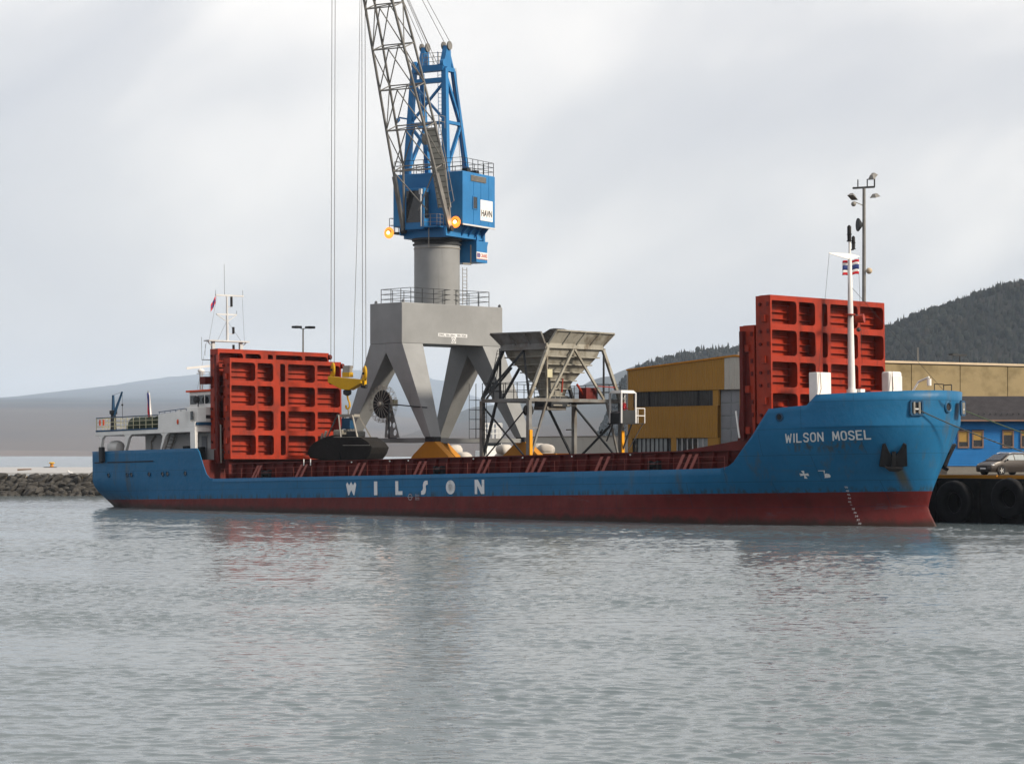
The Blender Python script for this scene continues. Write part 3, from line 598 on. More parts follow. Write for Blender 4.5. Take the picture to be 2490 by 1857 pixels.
def hull_poly(name, poly, m='lettering'):
    bm = bmesh.new(); vv = [bm.verts.new((x, z, 0)) for x, z in poly]; bm.faces.new(vv); bmesh.ops.triangulate(bm, faces=bm.faces)
    vs_ = [hp(v.co.x, v.co.y, .02) for v in bm.verts]; bm.verts.index_update(); fs = [tuple(v.index for v in f.verts) for f in bm.faces]; bm.free()
    me = bpy.data.meshes.new(name); me.from_pydata([tuple(p) for p in vs_], [], fs); me.materials.append(MATS[m]); return put(name, me, hull)
cx_, cz_ = 55.22, 1.85
hull_poly('thruster_mark', [(cx_ + a * .24, cz_ + c * .22) for a, c in [(-.35, 1), (.35, 1), (.14, .2), (1, .35), (1, -.35), (.14, -.2), (.35, -1), (-.35, -1), (-.14, -.2), (-1, -.35), (-1, .35), (-.14, .2)]])
cx_, cz_ = 56.3, 1.85
hull_poly('bulb_mark', [(cx_ + a, cz_ + c) for a, c in [(-.25, .22), (.1, .22), (.1, .19), (.0, -.0), (.1, .05), (.24, .02), (.28, -.08), (.22, -.18), (-.1, -.2), (-.04, -.15), (.03, .18), (-.25, .19)]])
def SIDE(poly, x0, x1, z0=.95, z1=1.86): return hull_poly('hull_letter', [(lp(x0, x1, a), lp(z0, z1, c)) for a, c in poly])
SIDE([(0, .8), (.12, .98), (.3, .74), (.5, 1), (.68, .74), (.88, .98), (1, .8), (.8, 0), (.72, .02), (.5, .4), (.28, .02), (.2, 0)], 16.53, 17.6)
SIDE([(0, 0), (1, 0), (1, 1), (0, 1)], 19.46, 19.8)
SIDE([(0, 0), (1, 0), (1, .27), (.42, .27), (.42, 1), (0, 1)], 21.65, 22.36)
SIDE([(.05, .0), (.05, .26), (.22, .3), (.32, .45), (.3, .7), (.42, .92), (.62, 1), (.95, 1), (.98, .72), (.78, .7), (.68, .62), (.72, .35), (.62, .1), (.4, 0)], 24.2, 24.93)
ell = lambda r, s_: [(.5 + .5 * r * math.cos(s_ * 6.2832 * i / 24 + 1.5708), .5 + .5 * (r if r == 1 else r * 1.12) * math.sin(s_ * 6.2832 * i / 24 + 1.5708)) for i in range(25)]
SIDE(ell(1, 1) + ell(.48, -1), 26.67, 27.57)
SIDE([(0, 0), (.26, 0), (.26, .58), (.66, 0), (1, 0), (1, 1), (.74, 1), (.74, .46), (.34, 1), (0, 1)], 29.44, 30.34)
b = MB()
for r, t in ((.2, 0),):
    vs_ = []; n = 20
    for rr in (.17, .21):
        for i in range(n): a = 2 * math.pi * i / n; vs_.append((23.13 + rr * math.cos(a), -HB - .02, .8 + rr * math.sin(a)))
    b.add(vs_, [(i, (i + 1) % n, n + (i + 1) % n, n + i) for i in range(n)])
b.box(22.85, 23.4, -HB - .022, -HB - .018, .785, .815)
for z in (.62, .72, .82, .92): b.box(23.7, 24.05, -HB - .022, -HB - .018, z, z + .025)
b.box(23.68, 23.71, -HB - .022, -HB - .018, .6, 1.0); b.build('load_line_mark', 'faded_mark', hull)
# rust runs under the name and anchor (stains with their own outline)
# anchors
def anchor(side):
    e = empty('anchor', parent=ship); pts = []
    c = hp(59.82, 2.75, 0); nrm = hull_norm(59.82, 2.75)
    if side > 0: c = Vector((c.x, -c.y, c.z)); nrm = Vector((nrm.x, -nrm.y, nrm.z))
    u = Vector((0, 0, 1)).cross(nrm).normalized() * (1 if side < 0 else -1); v = nrm.cross(u) * (1 if side < 0 else -1)
    P = lambda a, b_, d=0.0: tuple(c + u * a + v * b_ + nrm * (d))
    fl = [(-.78, -.5), (-.66, .82), (-.5, .88), (-.3, .42), (-.12, .12), (-.12, -.6)]
    for s in (-1, 1):
        b = MB(); b.hexa([P(s * x, y, .02) for x, y in fl], [P(s * x, y, .18) for x, y in fl]); b.build('fluke', 'black', e)
    b = MB(); b.hexa([P(x, y, .03) for x, y in [(-.5, -.45), (.5, -.55), (.25, -.72), (-.25, -.68)]], [P(x, y, .42) for x, y in [(-.5, -.45), (.5, -.55), (.25, -.72), (-.25, -.68)]]); b.build('crown', 'black', e)
    b = MB(); b.bar(P(0, -.5, .2), P(0, .35, .1), .22, .2); b.build('shank', 'black', e)
anchor(-1); anchor(1)
# stern fender strip
b = MB(); b.box(-13.05, -12.6, -6.5, -6.18, 3.68, 4.85); bevel(b.build('stern_roller', 'dark_steel', ship), .06)

# hatch coaming -----------------------------------------------------
CT = 3.28
coam = empty('hatch_coaming', parent=ship)
for s in (-1, 1):
    b = MB(); b.box(2.2, 51.3, s * 5.18 - .03, s * 5.18 + .03, DECK - .2, CT); b.build('side_plate', 'deck_red', coam)
    b = MB(); b.box(2.2, 51.3, s * 5.3 - .2, s * 5.3 + .2, CT + .002, CT + .07); b.build('top_flange', 'deck_red', coam)
    b = MB(); b.box(2.2, 51.3, s * 5.27 - .07, s * 5.27 + .07, 2.75, 2.8); b.build('mid_flange', 'deck_red', coam)
b = MB(); b.box(2.14, 2.2, -5.2, 5.2, DECK - .2, CT); b.build('end_plate', 'deck_red', coam)
b = MB(); b.box(51.3, 51.36, -5.2, 5.2, DECK - .2, CT); b.build('end_plate', 'deck_red', coam)
sm1 = MB(); sm1.prism([(0, -5.21, DECK - .05), (0, -5.62, DECK - .05), (0, -5.46, CT), (0, -5.21, CT)], (.035, 0, 0)); stm = sm1.mesh('coaming_stiffener', 'deck_red')
for k in range(42): put('coaming_stiffener', stm, coam, (2.7 + k * 1.16, 0, 0))
s2 = MB(); s2.prism([(-.12, -5.5, CT - .14), (.12, -5.5, CT - .14), (.0, -5.98, DECK - .05), (-.24, -5.98, DECK - .05)], (0, -.04, 0)); sym = s2.mesh('stay', 'stay_red')
for x in (5.75, 6.1, 10.75, 11.3, 17.0, 17.6, 23.3, 23.85, 29.5, 30.05, 34.0, 34.5, 35.1, 40.1, 40.7, 46.85, 47.4, 47.9): put('stay', sym, coam, (x, 0, 0))
for x in (6.9, 25.3, 44.6):
    e = empty('deck_winch', (x, -5.62, DECK - .06), parent=ship)
    b = MB(); b.box(-.45, .45, -.22, .12, 0, .12); b.box(-.42, -.3, -.2, .1, .12, .6); b.box(.3, .42, -.2, .1, .12, .6); b.build('bracket', 'black', e)
    b = MB(); b.lathe((-.3, -.05, .36), (1, 0, 0), [(.26, 0), (.26, .05), (.17, .06), (.17, .54), (.26, .55), (.26, .6)], 14); b.build('drum', 'black', e, True)
# side rail on the main deck
b = MB()
for z in (2.62, 2.95): b.tube((2.2, -6.16, z), (50.6, -6.16, z), .012, 5)
for k in range(25): b.tube((2.6 + k * 2, -6.16, DECK - .06), (2.6 + k * 2, -6.16, 2.95), .014, 5)
b.build('deck_rail', 'stay_red', ship)
for x in (11.0, 11.75): MB().tube((x, -5.56, 3.05), (x, -5.56, 3.5), .035, 6).build('white_post', 'white', ship)
for x in (16.2, 20.2, 22.1, 28.5, 33.1, 37.5, 42.5): MB().ball((x, -5.55, 3.2), .05, 8, 6).build('coaming_lamp', 'white', ship)
# raised ends of the coaming beside the forward covers
b = MB(); b.prism([(46.5, -5.42, CT + .07), (51.4, -5.42, CT + .62), (53.4, -5.42, CT + .75), (53.4, -5.42, 3.5), (51.37, -5.42, DECK), (51.37, -5.42, CT), (46.5, -5.42, CT + .072)], (0, .12, 0)); b.build('coaming_end', 'deck_red', ship)
b = MB(); b.box(51.35, 51.6, -5.6, -5.3, CT + .6, 10.1); b.build('cover_post', 'deck_red', ship)
b = MB(); b.prism([(50.9, -5.35, CT + .5), (52.1, -5.35, CT + .6), (51.8, -5.35, 9.2), (51.45, -5.35, 9.2)], (0, .25, 0)); b.build('cover_post', 'deck_red', ship)
b = MB(); b.bar((51.4, -5.75, 4.0), (51.15, -5.75, 5.55), .09, .05); b.build('white_ladder_pole', 'white', ship)
hb = MB(); hb.box(2.2, 51.3, -5.1, 5.1, -1.5, -1.4); hb.build('hold_floor', 'dark_steel', ship)

# folding hatch covers ---------------------------------------------
CB = [.12, 2.30, 2.52, 3.96, 4.60, 5.06, 5.34, 7.86, 8.10, 10.28]
def plate_mesh(W_, H_, holes, th, m):
    bm = bmesh.new()
    def loop(pts):
        v = [bm.verts.new((0, x, z)) for x, z in pts]; return [bm.edges.new((v[i], v[(i + 1) % len(v)])) for i in range(len(v))]
    ed = loop([(0, 0), (W_, 0), (W_, H_), (0, H_)])
    for x0, x1, z0, z1, r in holes:
        pts = []
        for cx, cz, a0 in ((x1 - r, z0 + r, -90), (x1 - r, z1 - r, 0), (x0 + r * .4, z1 - r * .4, 90), (x0 + r * .4, z0 + r * .4, 180)):
            rr = r if a0 in (-90, 0) else r * .4
            for k in range(5): a = R(a0 + 22.5 * k); pts.append((cx + rr * math.cos(a), cz + rr * math.sin(a)))
        ed += loop(pts)
    bmesh.ops.triangle_fill(bm, use_beauty=True, use_dissolve=False, edges=ed)
    ex = bmesh.ops.extrude_face_region(bm, geom=list(bm.faces)); bmesh.ops.translate(bm, vec=(-th, 0, 0), verts=[g for g in ex['geom'] if isinstance(g, bmesh.types.BMVert)])
    bmesh.ops.recalc_face_normals(bm, faces=bm.faces); me = bpy.data.meshes.new('face_plate'); bm.to_mesh(me); bm.free(); me.materials.append(MATS[m]); return me
def hatch_cover(x, y0, z0, rows, rh=1.805, top=.28, label=None, tilt=0.0, dep=.82, wheel=True, back=0):
    H_ = rows * rh + .12; W_ = 10.4; e = empty('hatch_cover', (x, y0, z0), (R(tilt), 0, 0), parent=ship)
    if label: e['label'] = label
    holes = []
    for r in range(rows):
        a = r * rh + .30; c = (r + 1) * rh - .06 - (.12 if r == rows - 1 else 0)
        for k in range(0, 10, 2):
            holes.append((CB[k], CB[k + 1], a, c, .24 if CB[k + 1] - CB[k] > 1 else .17))
    put('face_plate', plate_mesh(W_, H_, holes, .05, 'cover_red'), e)
    b = MB(); b.box(-dep, -dep + .05, 0, W_, 0, H_); b.build('top_plate', 'cover_red', e)
    if back: MB().box(-dep - back, -dep - .003, .02, W_ - .02, .02, H_ - .02).build('edge_frame', 'cover_red', e)
    for yy in (0, W_ - .05): b = MB(); b.box(-dep + .052, -.052, yy, yy + .05, 0, H_); b.build('side_plate', 'cover_red', e)
    for zz in (0, H_ - .05): b = MB(); b.box(-dep + .052, -.052, .052, W_ - .052, zz, zz + .05); b.build('end_plate', 'cover_red', e)
    for yy in (2.41, 4.28, 5.2, 7.98): b = MB(); b.box(-dep + .052, -.052, yy - .02, yy + .02, .052, H_ - .052); b.build('web', 'cover_red', e)
    for r in range(1, rows): b = MB(); b.box(-dep + .052, -.052, .054, W_ - .054, r * rh + .1, r * rh + .14); b.build('cross_web', 'cover_red', e)
    for r in range(rows):
        for t in (.34, .56, .78): b = MB(); b.box(-dep + .05, -dep + .24, .056, W_ - .056, r * rh + rh * t, r * rh + rh * t + .035); b.build('stiffener', 'cover_red', e)
    # pipes, cleats and hinge lugs on the edges
    for zz in (H_ * .18, H_ * .5, H_ * .82):
        for s in (0, 1):
            b = MB(); yy = -.16 if s == 0 else W_ + .002; b.box(-.6, -.3, yy, yy + .158, zz - .2, zz + .2); b.build('hinge_lug', 'cover_red', e)
    for zz in (H_ * .07, H_ * .3, H_ * .4, H_ * .62, H_ * .72, H_ * .93):
        MB().tube((-.75, -.1, zz), (-.75, .0, zz), .09, 8).build('cleat', 'deck_red', e); MB().box(-.25, -.1, -.06, -.002, zz - .12, zz + .12).build('cleat', 'deck_red', e)
    if wheel: b = MB(); b.lathe((-.03, W_ - .5, H_ - .3), (0, 1, 0), [(.2, .45), (.2, .7)], 14); b.build('wheel', 'deck_red', e) if wheel else None
    return e
hatch_cover(1.5, -4.80, 3.68, 4, label='bright red hatch cover panel standing in front at the aft end', tilt=-.3, dep=.82)
hatch_cover(-.2, -4.62, 4.45, 4, label='red hatch cover panel behind the front aft one', tilt=-.3, dep=.95)
hatch_cover(53.5, -5.35, 4.75, 4, label='red hatch cover panel standing at the foredeck, taller front one', tilt=-.2, wheel=False, dep=.82, back=.3)
hatch_cover(52.25, -5.35, 3.1, 4, label='red hatch cover panel behind the forward one, lower', tilt=-.2, wheel=False, dep=.82, back=.3)
for x, z0, z1 in ((-.6, 2.2, 4.4), (.8, 2.2, 3.7), (52.9, 2.2, 4.7)):
    for y in (-4.4, 4.4): b = MB(); b.box(x - .2, x + .2, y - .2, y + .2, z0, z1); b.build('cover_support', 'deck_red', ship)
for y in (-5.05,): 
    b = MB(); b.bar((.3, y, 3.4), (.25, y, 11.3), .28, .22); b.build('cover_post', 'deck_red', ship)
    b = MB(); b.bar((.62, -5.0, 3.4), (.6, -5.0, 6.2), .07, .07); b.build('hydraulic_rod', 'galv', ship)
    b = MB(); b.box(-1.5, -.9, -5.3, -4.7, 9.2, 9.75); b.build('cover_stopper', 'deck_red', ship)

# ------------------------------------------------------------------ aft deckhouse
def railing(name, pts, h, m, parent, rails=3, step=1.2, r=.022, loc=(0, 0, 0), rot=(0, 0, 0), closed=False):
    b = MB(); P = [Vector(p) for p in pts]
    if closed: P.append(P[0])
    for a, c in zip(P[:-1], P[1:]):
        n = max(1, round((c - a).length / step))
        for k in range(n + (1 if c is P[-1] and not closed else 0)):
            p = a.lerp(c, k / n); b.tube(p, p + Vector((0, 0, h)), r * 1.2, 6)
        for k in range(rails): z = Vector((0, 0, h * (k + 1) / rails)); b.tube(a + z, c + z, r, 6)
    return b.build(name, m, parent, loc=loc, rot=rot)
dh = empty('deckhouse', parent=ship)
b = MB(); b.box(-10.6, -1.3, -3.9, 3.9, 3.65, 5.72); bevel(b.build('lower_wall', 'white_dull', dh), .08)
b = MB(); b.box(-14.25, -1.2, -6.0, 6.0, 5.72, 6.08); bevel(b.build('boat_deck', 'white', dh), .03)
for s in (-1, 1):
    for xb, xt_, w_ in ((-13.75, -13.42, .2), (-10.45, -9.9, .38), (-5.72, -5.12, .36)):
        b = MB(); y = s * 5.85
        b.prism([(xb - w_ / 2, y - .12, 3.7), (xb + w_ / 2, y - .12, 3.7), (xb + w_ / 2, y - .12, 4.4), (xt_ + w_ / 2 + .0, y - .12, 5.5), (xt_ + w_ / 2 + .35, y - .12, 5.72), (xt_ - w_ / 2 - .3, y - .12, 5.72), (xt_ - w_ / 2, y - .12, 5.5)], (0, .24, 0)); b.build('pillar', 'white', dh)
    b = MB(); y = s * 5.95; b.prism([(-5.85, y - .04, 6.082), (-1.75, y - .04, 6.082), (-1.75, y - .04, 7.28), (-2.3, y - .04, 7.28), (-5.8, y - .04, 7.13)], (0, .08, 0)); b.build('wing_bulwark', 'white', dh)
    b = MB(); b.tube((-5.8, y, 7.3), (-2.3, y, 7.45), .03, 6)
    for k in range(6): x = -5.7 + k * .68; b.tube((x, y, 7.1), (x, y, 7.3 + k * .03), .02, 5)
    b.build('wing_handrail', 'ship_blue_dark', dh)
    b = MB(); b.box(-1.75, -1.15, s * 5.9 - .12, s * 5.9 + .12, 3.8, 5.72); b.build('bulkhead_stub', 'white', dh)
b = MB(); b.box(-1.75, -1.2, -6.0, 6.0, 6.082, 6.45); b.build('bridge_front_lower', 'white', dh)
# wheelhouse with a rounded wing end
b = MB(); arc = [(-2.5, -5.96), (-1.9, -5.9), (-1.4, -5.6), (-1.2, -5.0), (-1.2, 5.0), (-1.4, 5.6), (-1.9, 5.9), (-2.5, 5.96), (-2.5, 5.0), (-5.9, 4.2), (-5.9, -4.2), (-2.5, -5.0)]
b.prism([(x, y, 6.46) for x, y in arc], (0, 0, 1.08)); bevel(b.build('bridge_wall', 'white', dh), .04)
b = MB(); b.box(-2.36, -1.45, -5.99, -5.93, 6.58, 7.22); b.build('wing_window', 'glass_dark', dh)
b = MB(); b.box(-1.19, -1.15, -5.0, -4.1, 6.7, 6.95); b.build('front_window', 'glass_dark', dh)
b = MB(); b.box(-1.2, -1.05, -5.9, 5.9, 6.2, 6.42); b.build('front_band', 'ship_blue_dark', dh)
b = MB(); b.prism([(-5.9, -3.1, 7.542), (-2.0, -3.1, 7.542), (-1.7, -2.6, 7.542), (-1.7, 2.6, 7.542), (-2.0, 3.1, 7.542), (-5.9, 3.1, 7.542)], (0, 0, 1.26)); bevel(b.build('wheelhouse', 'white', dh), .06)
for k in range(4): b = MB(); x = -5.75 + k * .95; b.box(x, x + .8, -3.13, -3.09, 7.9, 8.55); b.build('wheelhouse_window', 'glass_dark', dh)
for k in range(5): b = MB(); y = -2.4 + k * .98; b.box(-1.72, -1.67, y, y + .85, 7.9, 8.55); b.build('wheelhouse_window', 'glass_dark', dh)
b = MB(); b.box(-6.1, -1.5, -3.3, 3.3, 8.81, 8.95); bevel(b.build('wheelhouse_roof', 'orange', dh), .04)
b = MB(); b.lathe((-4.35, -3.35, 8.2), (0, -1, 0), [(.05, 0), (.24, .05), (.28, .3), (.24, .34)], 14); b.tube((-4.35, -3.4, 7.55), (-4.35, -3.4, 8.1), .04, 6); b.build('searchlight', 'dark_steel', dh, True)
# things under the boat deck: doors, lockers, ladder
for x in (-4.3, -3.2): b = MB(); b.box(x, x + .62, -3.96, -3.9, 3.7, 5.45); b.build('door', 'door_grey', dh)
for x in (-4.7, -3.9, -2.9): b = MB(); b.box(x, x + .45, -4.6, -4.2, 3.66, 4.55 + .2 * rnd.random()); b.build('locker', 'dark_steel', dh)
b = MB()
for s in (-.25, .25): b.bar((-7.6, -4.3 + s, 3.66), (-6.3, -4.3 + s, 5.75), .06, .14)
for k in range(8): t = k / 8; b.box(lp(-7.6, -6.3, t) - .1, lp(-7.6, -6.3, t) + .1, -4.55, -4.05, lp(3.7, 5.7, t), lp(3.7, 5.7, t) + .03)
b.build('stair', 'galv', dh)
for x in (-9.6, -8.2): b = MB(); b.path([(x, -4.0, 3.66), (x, -4.0, 5.2), (x + .5, -4.0, 5.6)], .06, 7); b.build('vent_pipe', 'galv', dh)
railing('boat_deck_rail', [(-5.9, -5.9, 6.08), (-14.15, -5.9, 6.08), (-14.15, 5.9, 6.08), (-5.9, 5.9, 6.08)], .98, 'rail_cream', dh, 3, .85, .024)
b = MB(); b.tube((-14.15, -5.92, 7.09), (-5.9, -5.92, 7.09), .035, 6); b.box(-14.1, -5.9, -6.03, -6.002, 6.02, 6.14); b.build('rail_cap', 'ship_blue_dark', dh)
b = MB(); b.ball((-3.3, -6.02, 6.5), .2, 10, 6, (.5, .35, 1)); b.build('life_buoy_light', 'orange', dh)
# davit crane
dv = empty('davit_crane', (-12.75, -5.3, 6.08), parent=ship)
b = MB(); b.lathe((0, 0, 0), (0, 0, 1), [(.26, 0), (.22, .3), (.2, 1.25), (.3, 1.3), (.3, 1.55), (.12, 1.6)], 12); b.build('pedestal', 'dark_steel', dv, True)
b = MB(); b.bar((0, 0, 1.5), (0, 0, 2.75), .2, .2, .13, .13); b.build('mast', 'ship_blue_dark', dv)
b = MB(); b.bar((.15, -.05, 1.2), (1.3, -.05, 2.95), .15, .18, .1, .1); b.build('boom', 'ship_blue_dark', dv)
b = MB(); b.tube((0, 0, 2.72), (1.3, -.05, 2.95), .012, 5); b.tube((1.3, -.05, 2.95), (1.3, -.05, 1.9), .012, 5); b.ball((1.3, -.05, 1.95), .08, 8, 6); b.tube((1.3, -.05, 1.9), (1.3, -.05, .9), .02, 5); b.build('cable', 'dark_steel', dv)
for x in (-13.7, -13.2): b = MB(); b.box(x, x + .12, -5.98, -5.9, 6.5, 6.95); b.build('life_ring', 'orange', dh)
# rescue boat under tarpaulin on the boat deck
b = MB(); n = 14; vs_ = []
for i in range(n + 1):
    t = i / n; w_ = .85 * math.sin(math.pi * min(1, max(.06, t * .94 + .06))) ** .45
    for k in range(9): a = math.pi * k / 8; vs_.append((-11.1 + 3.6 * t, -4.7 + w_ * math.cos(a), 6.4 + .62 * math.sin(a) * (1 + .12 * math.sin(i * 2.2 + k))))
b.add(vs_, [(i * 9 + k, i * 9 + k + 1, i * 9 + 10 + k, i * 9 + 9 + k) for i in range(n) for k in range(8)]); b.box(-11.0, -7.6, -5.3, -4.1, 6.085, 6.45)
tag(b.build('rescue_boat', 'tarp_green', smooth=True, loc=(OX, OY, 0), rot=(0, -TRIM, -TH)), 'boat under dark green tarpaulin behind the stern railing', 'boat')
# enclosed life raft canister hanging on the stern quarter
e = empty('life_raft', tuple(ship_world((-12.9, -5.0, 3.66))), (0, -TRIM, -TH)); tag(e, 'white rounded life raft canister on the poop deck at the stern', 'life raft')
b = MB(); b.lathe((-.75, 0, 1.15), (1, 0, 0), [(.15, 0), (.42, .12), (.52, .4), (.54, .75), (.52, 1.1), (.42, 1.38), (.15, 1.5)], 16); b.build('canister', 'white', e, True)
for x in (-.4, .4): b = MB(); b.box(x - .08, x + .08, -.45, .45, 0, .72); b.build('cradle', 'dark_steel', e)
# funnel
fn = empty('funnel', (-8.1, -.6, 6.08), parent=ship)
b = MB(); b.lathe((0, 0, 0), (0, 0, 1), [(.75, 0), (.68, 1.9)], 18); b.build('casing', 'rail_cream', fn, True)
b = MB(); b.lathe((0, 0, 1.9), (0, 0, 1), [(.68, 0), (.66, .3)], 18); b.build('black_top', 'black', fn, True)
b = MB(); b.tube((.1, 0, 2.2), (.1, 0, 3.0), .2, 12); b.build('exhaust_pipe', 'black', fn)
# radar post and aft signal mast
rd = empty('radar', (-4.9, -2.7, 8.95), parent=ship)
b = MB()
for x in (-.15, .15): b.tube((x, 0, 0), (x, 0, 1.25), .045, 6)
b.box(-.3, .3, -.2, .2, 1.22, 1.28); b.build('post', 'white_dull', rd)
b = MB(); b.ball((0, 0, 1.45), .22, 12, 8, (1.2, 1.2, .8)); b.build('gearbox', 'white', rd, True)
b = MB(); b.bar((-.45, -1.0, 1.64), (.45, 1.0, 1.86), .1, .16); b.build('scanner', 'white', rd)
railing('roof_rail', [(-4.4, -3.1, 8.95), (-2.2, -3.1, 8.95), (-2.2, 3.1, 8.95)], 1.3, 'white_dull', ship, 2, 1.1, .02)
ms = empty('signal_mast', (-5.0, -.15, 8.95), parent=ship)
for y in (-1.35, 1.25): b = MB(); b.bar((0, y, 0), (0, y, 3.72), .26, .3, .2, .24); b.build('leg', 'white_dull', ms)
b = MB(); b.box(-.35, .35, -1.95, 1.85, 3.7, 3.8); b.bar((0, -1.85, 3.7), (0, -1.3, 3.2), .06); b.bar((0, 1.75, 3.7), (0, 1.2, 3.2), .06); b.build('platform', 'white_dull', ms)
b = MB(); b.tube((0, 0, 3.8), (0, 0, 7.3), .11, 10, .07); b.build('pole', 'white_dull', ms, True)
MB().bar((0, -1.05, 7.22), (0, 1.55, 7.25), .12).build('crosstree', 'white_dull', ms)
b = MB(); b.bar((0, -1.0, 5.78), (0, .9, 5.8), .1); b.bar((0, -.95, 5.76), (0, 0, 5.25), .05); b.bar((0, .85, 5.76), (0, 0, 5.25), .05); b.build('crosstree', 'white_dull', ms)
for y, z, h_ in ((.35, 6.4, .75), (.5, 4.35, .5), (.5, 3.05, .45)):
    b = MB(); b.tube((.1, y, z), (.1, y, z + h_), .1, 10); b.build('signal_light', 'black', ms); b = MB(); b.bar((0, 0, z - .05), (.1, y, z - .02), .05); b.build('light_bracket', 'white_dull', ms)
b = MB()
for a, c in (((0, -.22, 7.2), (0, -.22, 9.6)), ((0, -2.4, 2.3), (0, -2.4, 4.0)), ((0, -2.1, 2.6), (0, -2.05, 3.5)), ((0, 1.5, 7.2), (0, 1.5, 7.7)), ((0, -1.05, 7.2), (0, -1.05, 7.6)), ((0, .9, 5.8), (0, .9, 6.1))): b.tube(a, c, .014, 5)
b.tube((0, -2.4, 2.3), (0, -1.4, 2.3), .03, 5)
for a, c in (((0, -.95, 7.1), (0, -1.7, 3.8)), ((0, 1.45, 7.15), (0, 1.6, 3.8)), ((0, -.1, 5.2), (0, -.9, 3.8)), ((0, .1, 5.2), (0, 1.3, 3.8)), ((0, -1.9, 3.8), (-.6, -2.4, .1))): b.tube(a, c, .01, 4)
b.build('aerials', 'dark_steel', ms)

# ------------------------------------------------------------------ foredeck
mf = empty('fore_mast', (55.0, 0, 5.25), parent=ship)
b = MB(); b.tube((0, 0, 0), (0, 0, 9.1), .24, 14, .12); b.tube((0, 0, 9.1), (.02, 0, 10.1), .07, 8); b.build('pole', 'white', mf, True)
b = MB(); b.prism([(0, -1.9, 9.25), (0, 0, 9.0), (0, .85, 9.2), (0, .85, 9.25), (0, 0, 9.35), (0, -1.9, 9.3)], (.05, 0, 0)); b.build('yard', 'white', mf)
b = MB(); b.lathe((0, 0, 10.05), (0, 0, 1), [(.16, 0), (.16, .05), (.12, .06), (.12, .4), (.17, .42), (.12, .45), (.12, .85), (.05, .95)], 12); b.build('signal_light', 'black', mf, True)
b = MB(); b.lathe((.12, .22, 9.6), (0, 0, 1), [(.14, 0), (.1, .05), (.1, .35), (.14, .38), (.1, .42), (.1, .7), (.04, .78)], 12); b.bar((0, 0, 9.55), (.12, .22, 9.58), .05); b.build('signal_light', 'black', mf, True)
b = MB(); b.lathe((.2, -.3, 5.75), (0, 0, 1), [(.3, 0), (.32, .04), (.3, .08)], 14); b.tube((.1, .35, 5.55), (.55, .55, 5.6), .2, 12, .26); b.build('horn_and_light', 'cover_red', mf)
b = MB(); b.tube((.15, -.45, 5.8), (.15, .5, 5.8), .04, 6); b.ball((.25, .4, 4.95), .13, 10, 6); b.build('light_bracket', 'dark_steel', mf)
b = MB(); b.lathe((0, 0, 0), (0, 0, 1), [(.42, 0), (.36, .7), (.3, 1.5)], 12); b.box(-.3, .5, .2, .6, .9, 1.5); b.build('mast_foot', 'white', mf, True)
b = MB()
for a, c in (((0, -1.85, 9.25), (-.6, -2.4, 1.5)), ((0, .8, 9.2), (.2, .75, 3.0)), ((0, 0, 7.5), (5.4, 1.6, 1.2)), ((0, -.05, 9.0), (0, -.4, 3))): b.tube(a, c, .011, 4)
b.build('stays', 'dark_steel', mf)
def vent(x, y, z1, rnd_):
    e = empty('ventilator', (x, y, 5.25), parent=ship); h_ = z1 - 5.25
    b = MB(); b.box(-.62, .0, 0, 1.25, 0, h_); bevel(b.build('casing', 'white', e), .14 if rnd_ else .05, 4)
    b = MB(); b.prism([(.002, .25, h_ * .42), (.002, 1.15, h_ * .42), (.002, 1.15, h_ * .9), (.002, .25, h_ * .9)], (.06, 0, 0)) if rnd_ else b.prism([(.002, .0, h_ * .35), (.12, .25, h_ * .3), (.12, .95, h_ * .3), (.002, 1.2, h_ * .35), (.002, 1.2, h_ - .03), (.002, .0, h_ - .03)], (0.001, 0, 0))
    if rnd_: bevel(b.build('cowl', 'white', e), .03)
    b = MB(); b.path([(.06, .2, h_ + .02), (.2, .1, h_ * .6), (.15, -.25, h_ * .2)], .02, 5); b.build('cable', 'wood', e)
vent(55.75, -4.0, 7.62, False); vent(55.4, 3.0, 7.85, True)
b = MB(); b.path([(56.0, 3.9, 6.1), (56.6, 4.2, 7.2), (57.3, 4.3, 7.45)], .06, 8); b.tube((57.3, 4.3, 6.95), (57.3, 4.3, 7.35), .13, 10); b.build('goose_neck', 'white', ship)
wl_ = empty('windlass', (57.6, 0, 5.25), parent=ship)
for s in (-1, 1): b = MB(); b.lathe((0, s * .5, .7), (0, s, 0), [(.5, 0), (.5, .08), (.25, .1), (.25, .9), (.5, .92), (.5, 1.0)], 16); b.build('drum', 'dark_steel', wl_, True)
b = MB(); b.box(-.4, .4, -.45, .45, 0, 1.0); b.build('gear_case', 'ship_blue_dark', wl_)
b = MB(); b.path([(59.6, 2.6, 5.3), (59.6, 2.6, 6.85), (60.3, 2.4, 6.85), (60.3, 2.4, 5.3)], .03, 6); b.path([(58.2, 3.6, 5.3), (58.2, 3.6, 7.0), (59.6, 2.6, 6.9)], .03, 6); b.build('foredeck_rail', 'dark_steel', ship)

